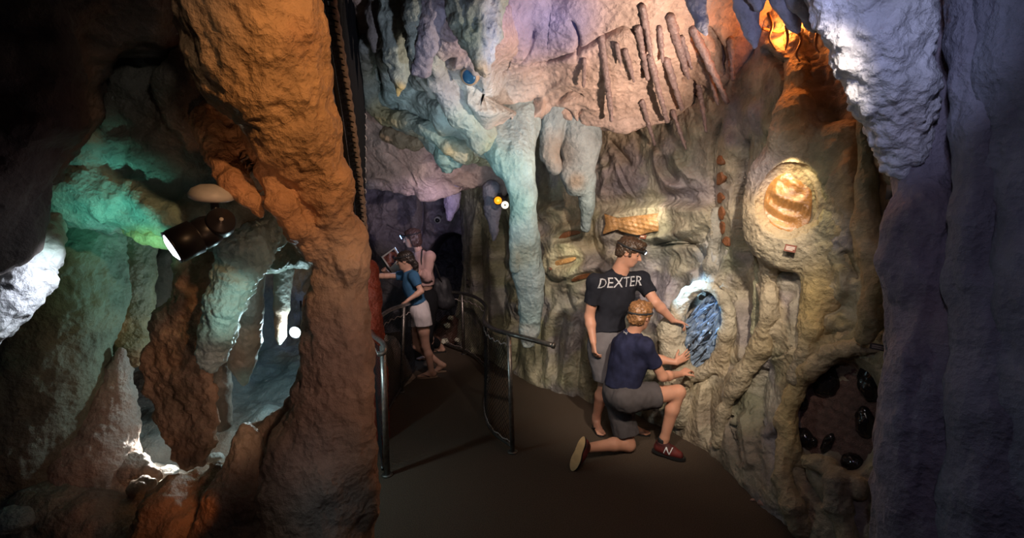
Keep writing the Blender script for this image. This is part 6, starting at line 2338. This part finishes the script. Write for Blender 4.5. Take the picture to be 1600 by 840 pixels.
adopt(sp, lathe('ceiling_dome', [(.0001, -.012), (.07, -.012), (.086, -.004), (.088, .014), (.075, .034), (.045, .05), (.0001, .056)], P(331, 308, SPD + .06), (.12, -.1, 1), M_GREYP, None, 32))

# floodlight inside the grotto
fd = thing('floodlight', P(463, 516, 3.62), 'small round white floodlight glowing inside the grotto beside the column', 'floodlight')
fdir = unit(np.array([-.1, -1, -.1]))
q = P(461, 519, 3.58)
adopt(fd, lathe('lamp_housing', [(.0001, -.09), (.02, -.09), (.034, -.06), (.048, 0), (.046, .004), (.040, 0), (.0001, -.012)], q, fdir, M_BLACK, None, 24))
adopt(fd, lathe('lens', [(.0001, -.006), (.041, -.006), (.036, .006), (.0001, .012)], q, fdir, emit_mat('flood_glow', (.85, .97, 1), 30), None, 24))
adopt(fd, tube('bracket', [q - fdir * .08, q - fdir * .10 + [0, 0, .06], P(470, 470, 3.75)], .008, M_BLACK, None, 8))

# amber and white lamps beside the teal drape
for (x, y, cc, e, lb, g) in [(778, 313, (1, .34, .01), 1.25, 'round amber signal lamp left of the teal drape', 'amber'), (789, 320, (1, .90, .74), 1.1, 'round white lamp touching the amber one beside the teal drape', 'white')]:
    q = P(x, y, 6.0)
    root = thing('bulkhead_lamp', q, lb, 'lamp', 'pair of round lamps')
    R1 = 6.8 * pxm(6.0)
    d = unit(np.array([.06, -1, -.03]))
    adopt(root, lathe('lamp_housing', [(.0001, -.09), (R1 * .7, -.09), (R1, -.02), (R1 * 1.05, 0), (R1 * .9, .006), (.0001, 0)], q, d, M_BLACK, None, 24))
    adopt(root, lathe('lens', [(.0001, .0), (R1 * .9, .002), (R1 * .8, .014), (R1 * .3, .022), (.0001, .024)], q, d, emit_mat(g + '_lens_glow', cc, e), None, 24))
    adopt(root, lathe('lens_boss', [(.0001, .02), (R1 * .25, .02), (R1 * .2, .032), (.0001, .034)], q, d, M_GREYP if g == 'white' else emit_mat('boss_glow', (1, .6, .1), 1.4), None, 16))
adopt_arm = tube('lamp_bracket', [P(784, 316, 6.08), P(796, 300, 6.25), P(800, 280, 6.3)], .012, M_BLACK, None, 8)
tag(adopt_arm, 'black bracket arm carrying the amber and white lamps', 'bracket')

# white dome camera on the far wall
q, _n = hit(685, 343, BACK_BVH)
q = q + np.array([0, -.09, 0])
dc = thing('dome_camera', q, 'small white dome camera high on the far wall above the dark opening', 'camera')
adopt(dc, lathe('camera_base', [(.0001, -.12), (.045, -.12), (.055, 0), (.05, .012), (.0001, .012)], q, (0, -.9, -.25), M_GREYP, None, 24))
adopt(dc, lathe('camera_dome', [(.034, 0), (.032, .016), (.02, .03), (.0001, .036)], q + np.array([0, -.012, -.004]), (0, -.9, -.25), M_BLACK, None, 24))

# blue oval lens in the teal ceiling
q, n = hit(736, 118, CEIL_BVH)
q = q + np.array([-.01, -.05, -.02])
root = thing('blue_roundel', q, 'small glossy blue oval set into the ceiling beneath the big green stalactite', 'roundel')
n = unit(np.array(n) * .5 + unit(np.array([0, 0, CAM_H]) - q))
ob = lathe('roundel_face', [(.0001, .012), (.03, .011), (.05, .006), (.056, 0), (.056, -.06), (.0001, -.06)], q, n, mat('blue_glass', (.03, .12, .24), .25, noise_scale=9, var=.4, coat=.5), None, 28)
adopt(root, ob)
ob = lathe('roundel_rim', [(.056, -.06), (.066, -.06), (.066, .0), (.056, .004)], q, n, mat('tan_rim', (.36, .26, .17), .7), None, 28)
adopt(root, ob)

# mound with glinting stones behind the right railing
s = Sdf(.012, .04)
s.chain(*PL((700, 506, 7.5, 14), (698, 530, 7.45, 22), (694, 560, 7.4, 30)))
s.ell(P(700, 545, 7.45), (.30, .2, .22), k=.1)
mound = rock('glinting_mound', s, (.10, .045, .03), (), M_POP, 'dark reddish mound with pale glinting stones behind the right railing', 'rock', it=1, big=.04, mid=.02, fine=.004, pop=.01, seed=201)
M_GLINT = mat('pale_mineral', (.72, .68, .55), .25, noise_scale=30, var=.3)
for x, y, r_ in [(704, 496, 4), (699, 508, 4.5), (695, 533, 5), (714, 531, 3.5), (688, 545, 3)]:
    s = Sdf(.006, .01)
    qq = P(x, y, 7.22)
    s.ell(qq, np.array([1.2, .8, 1]) * r_ * pxm(7.2))
    V, Q = s.mesh()
    V = V + vnormals(V, Q) * (.012 * fbm(V * 25, 2, int(x)))[:, None]
    adopt(mound, link_mesh('mineral', V, Q, M_GLINT, None))

# black solid put in for the shadowed gap under the hanging white rock
bb = thing('gap_shade', P(1408, 318, 2.3), 'black solid standing in for the shadowed gap under the big blue-white hanging rock', 'shade')
bm = bmesh.new()
add_box(bm, P(1409, 300, 2.34), (.10, .10, .105), Matrix.Rotation(.25, 3, 'Z'), .02)
adopt(bb, link_bm('shade_body', bm, M_BLACK, None))
bm = bmesh.new()
add_box(bm, P(1409, 300, 2.285), (.078, .006, .082), Matrix.Rotation(.25, 3, 'Z'), .002)
adopt(bb, link_bm('shade_face', bm, M_NET, None))

# loose stones on the carpet
for (x, y, w_, lb) in [(1196, 789, .055, 'pinkish broken stone on the carpet at the foot of the right wall'), (1176, 782, .02, 'tiny stone chip on the carpet beside the pinkish one')]:
    q = PF(x, y)
    s = Sdf(.005, .01)
    s.ell(q + [0, 0, w_ * .38], (w_, w_ * .6, w_ * .42))
    V, Q = s.mesh()
    V = V + vnormals(V, Q) * (w_ * .35 * fbm(V * 1.3 / w_, 3, 3))[:, None]
    V[:, 2] = np.maximum(V[:, 2], .001)
    ob = link_mesh('floor_stone', V, Q, rock_mat('pink_stone', 60, .6, .6, .4, .3, .01, base=(.34, .20, .16)), None)
    rebase(ob, q)
    tag(ob, lb, 'stone', 'stones on the carpet')

# twisted roots in the amber-lit hollow
M_ROOT = rock_mat('amber_root', 50, .7, .5, .4, .3, .01, base=(.30, .13, .05))
for k, (pts, lb) in enumerate([
        ([(1200, 20), (1206, 40), (1202, 60), (1212, 78)], 'thin root hanging left in the amber-lit hollow'),
        ([(1228, 40), (1231, 60), (1227, 78)], 'short straight root in the middle of the amber-lit hollow'),
        ([(1243, 44), (1252, 62), (1244, 84), (1250, 96)], 'kinked root in the amber-lit hollow'),
        ([(1278, 46), (1274, 70), (1280, 82)], 'root hanging right in the amber-lit hollow'),
        ([(1190, 44), (1216, 50), (1238, 44), (1262, 56)], 'root crossing the top of the amber-lit hollow')]):
    q0, _ = hit(pts[0][0], pts[0][1])
    dd = (q0[1] if q0 is not None else 3.7) - .16
    pp = spline([P(x, y, dd - .03 * i) for i, (x, y) in enumerate(pts)], 6)
    ob = tube('hanging_root', pp, list(np.interp(np.linspace(0, 1, len(pp)), [0, .6, 1], [.011, .008, .004])), M_ROOT, None, 8)
    rebase(ob, pp[-1])
    tag(ob, lb, 'root', 'roots in the amber hollow')

# ================================================================== light
w = bpy.data.worlds.new('world')
SC.world = w
w.use_nodes = True
w.node_tree.nodes['Background'].inputs[0].default_value = (.35, .35, .5, 1)
w.node_tree.nodes['Background'].inputs[1].default_value = .012
vs_ = SC.view_settings
vs_.view_transform = 'Standard'
vs_.look = 'None'
vs_.exposure = 0.0
vs_.gamma = 1.0
vs_.use_curve_mapping = False
SC.cycles.use_denoising = True
SC.cycles.max_bounces = 5
SC.cycles.diffuse_bounces = 3
SC.cycles.sample_clamp_indirect = 4.0

# spots over the path, rock and grotto; the added ones are marked
lamp('path_spot', 'SPOT', (.98, 1.4, 2.95), 430, (1, .84, .66), .05, (1.2, 4.6, 1.25), 50, .9)
lamp('wall_fill', 'SPOT', (.1, 1.4, 3.2), 125, (1, .86, .76), .08, (1.4, 4.2, 1.4), 54, .9)
lamp('people_spot', 'SPOT', (.3, 1.5, 3.3), 170, (1, .78, .64), .08, (1.0, 4.3, .8), 28, .9)
lamp('path_fill', 'SPOT', (-.1, 2.0, 3.3), 45, (1, .80, .70), .2, (-.6, 6.0, .9), 46, .9)
lamp('far_fill', 'SPOT', (-.45, 4.5, 2.35), 105, (1, .78, .72), .05, (-1.12, 6.3, .95), 44, .9)  # unseen lamp added to brighten the girl and the woman
lamp('pink_spot', 'SPOT', (1.72, 2.7, 2.25), 310, (1, .76, .60), .04, (.45, 4.1, 3.05), 78, .8)
lamp('blue_spot', 'SPOT', (.6, 2.2, 2.3), 40, (.42, .46, 1), .05, P(840, 10, 3.6), 46, .9)
lamp('teal_spot', 'SPOT', (-.1, 2.6, 1.7), 95, (.76, .92, 1), .05, P(740, 230, 4.8), 56, .9)
lamp('orange_spot', 'SPOT', (.20, .9, 3.1), 85, (1, .54, .25), .05, P(480, 200, 2.3), 44, .9)
lamp('column_spot', 'SPOT', (.3, .9, 1.9), 30, (1, .70, .58), .06, P(525, 520, 2.5), 46, 1)
lamp('finger_fill', 'SPOT', (-.70, 1.2, 1.8), 10, (1, .52, .30), .04, P(395, 290, 2.26), 30, 1)  # added lamp, lifts the fingers out of the trunk's shadow
lamp('grotto_green', 'SPOT', P(180, 480, 2.15), 17, (.25, 1, .76), .03, P(205, 290, 2.9), 62, .9)
lamp('roof_fill', 'SPOT', (-.5, 1.0, 2.9), 6, (1, .85, .72), .05, P(255, 190, 2.8), 26, .9)  # added dim lamp so the dark roof rock still shows
lamp('teal_fill', 'SPOT', P(420, 520, 2.25), 5.5, (.62, 1, .95), .03, P(352, 470, 2.62), 54, .9)  # unseen lamp in empty space, added to brighten the teal stalactite
lamp('grotto_warm', 'SPOT', P(430, 760, 1.7), 7, (1, .72, .58), .04, P(270, 610, 2.8), 46, .9)
lamp('ledge_fill', 'SPOT', P(420, 780, 1.6), 2.6, (1, .72, .66), .04, P(110, 710, 2.85), 50, 1)  # added weak fill for the dim ledge, no fixture there
lamp('ember_spot', 'SPOT', P(330, 800, 2.1), 1.6, (1, .36, .12), .03, P(215, 790, 2.6), 60, .9)
lamp('grotto_flood', 'POINT', P(458, 530, 3.46), 16, (.62, .92, 1), .03)
lamp('ledge_spot', 'SPOT', P(285, 650, 3.35), 34, (1, .92, .82), .03, P(215, 760, 2.9), 90, .8)
lamp('knob_spot', 'SPOT', P(258, 396, 2.10), 30, (.84, .90, 1), .02, P(30, 445, 2.05), 50, .8)
lamp('foot_spot', 'SPOT', P(420, 640, 1.7), 2.2, (.9, .97, 1), .03, P(530, 780, 2.45), 50, 1)
lamp('violet_spot', 'SPOT', (.75, .9, 3.0), 30, (.58, .64, 1), .04, P(1375, 90, 2.1), 40, .8)
lamp('fang_fill', 'SPOT', (.75, 1.0, 2.5), 50, (.62, .64, 1), .04, P(1170, 10, 2.8), 24, .9)  # lamp added to brighten the fangs, no fixture modelled
lamp('stalactite_fill', 'SPOT', (.1, 2.2, 2.15), 60, (.78, .80, 1), .04, P(655, 70, 4.1), 40, .9)  # added lamp for the stalactites that stayed too dark
lamp('violet_fill', 'SPOT', (.2, .3, 2.9), 15, (.74, .68, 1), .05, P(1440, 480, 2.0), 80, .9)
lamp('amber_glow', 'POINT', P(1225, 40, 3.6), 9, (1, .28, .05), .03)
lamp('far_mauve', 'SPOT', (-.5, 5.2, 1.9), 20, (1, .78, .70), .06, P(650, 250, 6.4), 80, .9)
lamp('far_violet', 'SPOT', (-.7, 5.6, 2.0), 24, (.72, .62, 1), .1, (-1.6, 7.8, 1.9), 70, .9)
# small spots over the fossils
lamp('shell_spot', 'SPOT', bc + BN * .22 + bA[1] * .30 + bA[0] * -.04, 7, (1, .78, .44), .012, bc - bA[1] * .02, 90, .6)
lamp('fish_spot', 'SPOT', P(1012, 314, 4.58), 8, (1, .86, .62), .015, P(1012, 352, 4.95), 84, .8)
lamp('lens_spot', 'SPOT', P(886, 384, 5.2), 5, (1, .92, .66), .012, P(884, 408, 5.5), 80, .8)
lamp('headlamp_man', 'SPOT', mh_pos, 95, (.42, .70, 1), .012, P(1096, 468, 4.42), 46, .9)
lamp('headlamp_woman', 'SPOT', wh_pos, 14, (.36, .60, 1), .015, P(600, 415, 6.4), 110, .8)
